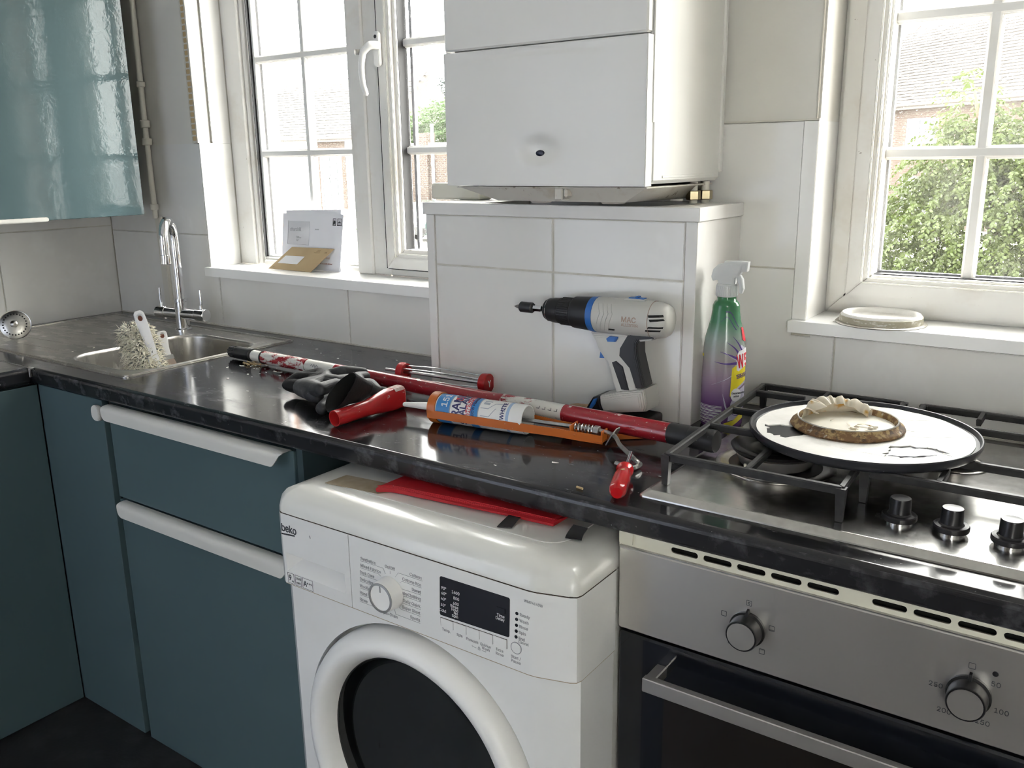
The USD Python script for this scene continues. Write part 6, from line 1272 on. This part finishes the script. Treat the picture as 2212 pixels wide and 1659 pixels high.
# ================================================================ OUTSIDE
GZ = -1.5
gr = obj('ground', bx(-70, 50, .6, 90, GZ - .3, GZ), 'ground_concrete'); setd(gr, kind='structure', label='pale ground outside the windows')
def house(name, label, loc, ang, L, depth, eave, ridge, wall_mat, tile_mat, wins, rows, cols, brick_band=None):
    """A gabled house: front wall along +x from the origin, facing -y, turned by ang about z."""
    t = thing(name, label, 'house', loc); c_, s_ = math.cos(ang), math.sin(ang); R = np.array([[c_, -s_, 0], [s_, c_, 0], [0, 0, 1.]])
    def put(m): return trans(m, R, loc)
    H = eave - GZ
    ho = unary_union([sbox(a, b, c, d) for a, b, c, d in wins]) if wins else Polygon()
    obj('wall', [put(prism(sbox(0, 0, L, H).difference(ho), 0, .25, 'xz')), put(bx(0, .25, .25, depth, 0, H)), put(bx(L - .25, L, .25, depth, 0, H)), put(bx(0, L, depth - .25, depth, 0, H)), put(prism([(0, H), (depth, H), (depth / 2, H + ridge - eave)], 0, .25, 'yz')), put(prism([(0, H), (depth, H), (depth / 2, H + ridge - eave)], L - .25, L, 'yz'))], wall_mat, t, smooth=False)
    if brick_band:
        for a, b, c, d, m_ in brick_band: obj('wall_panel', put(prism(sbox(a, b, c, d).difference(ho), -.03, 0, 'xz')), m_, t, smooth=False)
    for a, b, c, d in wins:
        f = obj('window_frame', [put(prism(sbox(a, b, c, d).difference(sbox(a + .09, b + .09, c - .09, d - .09)), .02, .12, 'xz'))] + [put(bx(a + (c - a) * k - .05, a + (c - a) * k + .05, .02, .12, b, d)) for k in (.36, .68)] + [put(bx(a + (c - a) * .36, a + (c - a) * .68, .02, .12, b + (d - b) * .55, b + (d - b) * .55 + .09)), put(bx(a - .06, c + .06, -.08, .05, b - .08, b))], 'sleeper_white', t, smooth=False)
        obj('window_pane', put(bx(a + .09, c - .09, .06, .07, b + .09, d - .09)), 'far_glass', f)
    rise, run = ridge - eave, depth / 2 + .35; sl = math.hypot(rise, run); tv, tf = [], []
    rr = np.random.default_rng(int(abs(loc[0]) * 10))
    g = sl / rows; w = (L + .6) / cols; parts = []
    box_ = bx(0, w * .96, 0, g * 1.12, 0, .055)
    bv, bf = box_.vertices, box_.faces
    el = math.atan2(rise, run)
    for i in range(rows):
        for j in range(cols):
            v = bv.copy(); v[:, 2] += .02 * rr.random() + np.where(v[:, 1] < g * .3, .035, 0); y = v[:, 1] + i * g; x = v[:, 0] + j * w - .3 + (w / 2 if i % 2 else 0)
            p = np.c_[x, -.35 + y * math.cos(el) - v[:, 2] * math.sin(el), H + y * math.sin(el) - .15 + v[:, 2] * math.cos(el)]
            tf.append(bf + 8 * len(tv)); tv.append(p)
    obj('roof_tile', put(trimesh.Trimesh(np.vstack(tv), np.vstack(tf), process=False)), tile_mat, t, smooth=False, kind='stuff')
    obj('roof', [put(hull([(-.3, -.34, H - .17), (L + .3, -.34, H - .17), (-.3, depth / 2, H + rise - .02), (L + .3, depth / 2, H + rise - .02), (-.3, depth + .35, H - .17), (L + .3, depth + .35, H - .17)]))], 'roof_tile', t, smooth=False)
    gt = obj('gutter', put(cyl((-.3, -.42, H - .16), (L + .3, -.42, H - .16), .07, 10)), 'fascia_dark', t)
    obj('fascia', put(bx(-.3, L + .3, -.36, -.30, H - .34, H - .14)), 'fascia_dark', gt)
    obj('downpipe', put(cyl((.4, -.12, 0), (.4, -.12, H - .2), .05, 10)), 'fascia_dark', t)
    return t
house('house', 'brick house with a pale tiled roof seen over the tree in the right window', V(-9.5, 42.2, GZ), -.655, 16.0, 8.0, 3.55, 7.2, 'brick_wall', 'roof_tile', [(4.55, 3.15, 6.35, 4.35), (10.5, 3.15, 12.3, 4.35), (4.55, .6, 6.35, 2.0)], 27, 70)
house('house', 'whitewashed house with a pale roof seen through the left window', V(-44.0, 30.5, GZ), .0, 16.2, 7.0, 2.75, 5.8, 'render_white', 'roof_tile_pale', [(12.15, .4, 13.75, 3.45)], 22, 60, [(11.6, .2, 14.0, 4.15, 'brick_wall')])
gw = thing('garden_wall', 'brick garden wall with a pier and pale pipe in the right half of the left window', 'wall', V(-20.5, 27.5, GZ))
gx_ = -24.5
obj('wall', bx(-25.2, -14.0, 27.5, 27.75, GZ, 2.05), 'brick_wall', gw, smooth=False)
obj('coping', bx(-25.3, -13.9, 27.44, 27.81, 2.05, 2.15), 'ground_concrete', gw)
obj('pier', bx(-22.55, -22.0, 27.35, 27.9, GZ, 2.55), 'brick_wall', gw, smooth=False)
obj('pipe', cyl((-21.75, 27.42, GZ), (-21.75, 27.42, 2.9), .07, 10), 'sleeper_white', gw)

# parked car, tail towards the window
cx0, cy0 = -19.3, 23.2
car = thing('car', 'dark green parked hatchback with a white plate, seen in the left window', 'car', V(cx0, cy0, GZ))
side = Polygon([(0, .35), (.08, .75), (.22, .95), (.55, 1.42), (.95, 1.48), (2.0, 1.46), (2.75, 1.0), (3.75, .85), (3.95, .6), (3.95, .3), (0, .28)]).buffer(.05).buffer(-.05)
CRt = np.array([[0, -1, 0], [1, 0, 0], [0, 0, 1.]])
def cput(m): return trans(m, basis(V(.25, .968, 0), V(-.968, .25, 0), V(0, 0, 1)), V(cx0, cy0, GZ))
cbm = obj('body', cput(puff(side, -.83, .83, .12, 'xz')), 'car_green', car, smooth=40)
obj('rear_window', cput(hull([(.235, -.62, .97), (.235, .62, .97), (.53, -.55, 1.38), (.53, .55, 1.38), (.26, -.62, .96), (.26, .62, .96), (.56, -.55, 1.37), (.56, .55, 1.37)])), 'far_glass', cbm)
obj('side_window', [cput(prism(Polygon([(.62, 1.0), (.85, 1.36), (1.9, 1.36), (2.5, 1.02)]), s * .825, s * .836, 'xz')) for s in (-1, 1)], 'far_glass', cbm)
obj('number_plate', cput(bx(-.02, .06, -.26, .26, .62, .73, .01)), 'plate_white', cbm)
obj('bumper', cput(puff(sbox(-.05, .30, .25, .55), -.80, .80, .06, 'xz')), 'car_trim', cbm)
for x in (.75, 3.15):
    for s in (-1, 1):
        wl_ = obj('wheel', cput(lathe([(.0, 0), (.20, 0), (.29, .02), (.30, .06), (.30, .16), (.0, .16)], (x, s * .84, .30), (0, -s, 0), 28)), 'car_trim', car)
        obj('hub_cap', cput(lathe([(0, -.005), (.17, -.004), (.18, .01), (.0, .012)], (x, s * .84, .30), (0, -s, 0), 20)), 'zinc', wl_)

def tree(name, label, loc, clusters, n, mat_, seed, trunk, lw=.016, ll=.075, droop=.6):
    """Foliage as leaves gathered in hanging sprays inside ellipsoid clusters, on a forked trunk."""
    r = np.random.default_rng(seed); t = thing(name, label, 'tree' if 'tree' in name else 'shrub', loc)
    obj('trunk', [tube(q, rr, 8, 5) for q, rr in trunk], 'bark', t, smooth=60)
    vol = np.array([c[1][0] * c[1][1] * c[1][2] for c in clusters]) ** .67; vol /= vol.sum(); V_, F_ = [], []
    per = 14; ns = n // per
    which = r.choice(len(clusters), ns, p=vol)
    cen = np.array([clusters[k][0] for k in which]); rad = np.array([clusters[k][1] for k in which])
    d = r.normal(size=(ns, 3)); d /= np.linalg.norm(d, axis=1)[:, None]; rr_ = r.uniform(.35, 1.0, ns) ** .5
    p0 = cen + d * rr_[:, None] * rad
    out = d * V(1, 1, .35) + V(0, 0, .15); out /= np.linalg.norm(out, axis=1)[:, None]
    L = ll * r.uniform(3.0, 5.5, ns)
    for k in range(per):
        s = (k + .5) / per; stem = p0 + out * (L * s)[:, None] + V(0, 0, -1) * (droop * L * s * s)[:, None]
        sd = np.cross(out, V(0, 0, 1)); sd /= np.linalg.norm(sd, axis=1)[:, None] + 1e-9
        ld = sd * (1 if k % 2 else -1) * .8 + out * .5 + V(0, 0, -1) * (.35 + droop * .6) + r.normal(0, .25, (ns, 3)); ld /= np.linalg.norm(ld, axis=1)[:, None]
        wd = np.cross(ld, r.normal(size=(ns, 3))); wd /= np.linalg.norm(wd, axis=1)[:, None] + 1e-9
        le = ll * r.uniform(.6, 1.2, ns)[:, None] * (1.1 - .4 * s)
        a, b, c_, e = stem, stem + ld * le * .45 + wd * lw, stem + ld * le, stem + ld * le * .45 - wd * lw
        k0 = len(V_) and sum(len(x) for x in V_); V_.append(np.stack([a, b, c_, e], 1).reshape(-1, 3)); q = np.arange(ns) * 4 + (k0 or 0)
        F_ += [np.stack([q, q + 1, q + 2], 1), np.stack([q, q + 2, q + 3], 1)]
    obj('foliage', trimesh.Trimesh(np.vstack(V_), np.vstack(F_), process=False), mat_, t, smooth=False, kind='stuff')
    return t
TY_ = 10.0
tree('garden_tree', 'feathery lime green tree filling the right window', V(1.35, TY_ + .4, GZ),
     [((.75, TY_ + .3, .35), (.95, .7, .75)), ((1.5, TY_ + .4, .5), (.9, .7, .9)), ((2.3, TY_ + .5, .5), (.9, .7, 1.0)), ((.35, TY_ + .2, -.25), (.7, .6, .6)), ((1.1, TY_ + .4, 1.25), (.55, .5, .55)), ((.90, TY_ + .4, 1.85), (.18, .2, .48)), ((.70, TY_ + .3, 1.35), (.30, .3, .35)), ((1.35, TY_ + .5, 1.5), (.28, .3, .45)), ((1.9, TY_ + .5, 1.35), (.6, .5, .7)), ((2.6, TY_ + .5, 1.5), (.6, .5, .8)), ((.35, TY_ + .3, .75), (.30, .3, .30)), ((1.2, TY_ + .3, -.8), (1.6, .7, .7)), ((2.6, TY_ + .4, -.5), (1.0, .7, .9))],
     90000, 'leaf_lime', 41, [([(1.4, TY_ + .9, GZ), (1.38, TY_ + .85, -.3), (1.2, TY_ + .6, .8), (.92, TY_ + .45, 2.1)], [.11, .09, .06, .015]), ([(1.38, TY_ + .85, -.3), (.8, TY_ + .5, .3), (.4, TY_ + .3, .7)], [.06, .04, .012]), ([(1.38, TY_ + .85, -.2), (2.0, TY_ + .7, .8), (2.6, TY_ + .5, 1.9)], [.07, .05, .015])], .017, .075, .75)
tree('far_tree', 'blue green tree top beyond the garden wall in the left window', V(-30.2, 41.0, GZ), [((-30.2, 41.0, 4.7), (1.7, 1.1, 1.6)), ((-29.0, 41.0, 5.4), (1.3, 1.0, 1.1)), ((-31.4, 41.0, 3.8), (1.0, .9, 1.0))], 9000, 'leaf_dark', 43, [([(-30.2, 41.0, GZ), (-30.1, 41.0, 2.8), (-29.8, 41.0, 5.2)], [.2, .15, .04])], .05, .22, .2)
tree('far_tree', 'bright green small tree just behind the garden wall in the left window', V(-22.6, 29.4, GZ), [((-22.9, 29.4, 2.9), (1.2, .8, .7)), ((-21.6, 29.4, 3.1), (1.0, .8, .7)), ((-24.2, 29.4, 2.4), (.7, .7, .6))], 8000, 'leaf_mid', 44, [([(-22.6, 29.4, GZ), (-22.5, 29.4, 1.8), (-22.2, 29.4, 3.2)], [.14, .1, .03])], .045, .20, .3)
tree('garden_shrub', 'leafy shrub against the garden wall left of the parked car', V(-22.9, 25.6, GZ), [((-22.9, 25.6, .1), (.42, .4, 1.0)), ((-22.8, 25.6, -.7), (.6, .5, .7))], 4000, 'leaf_mid', 45, [([(-22.9, 25.6, GZ), (-22.9, 25.6, .4)], [.05, .02])], .04, .16, .3)
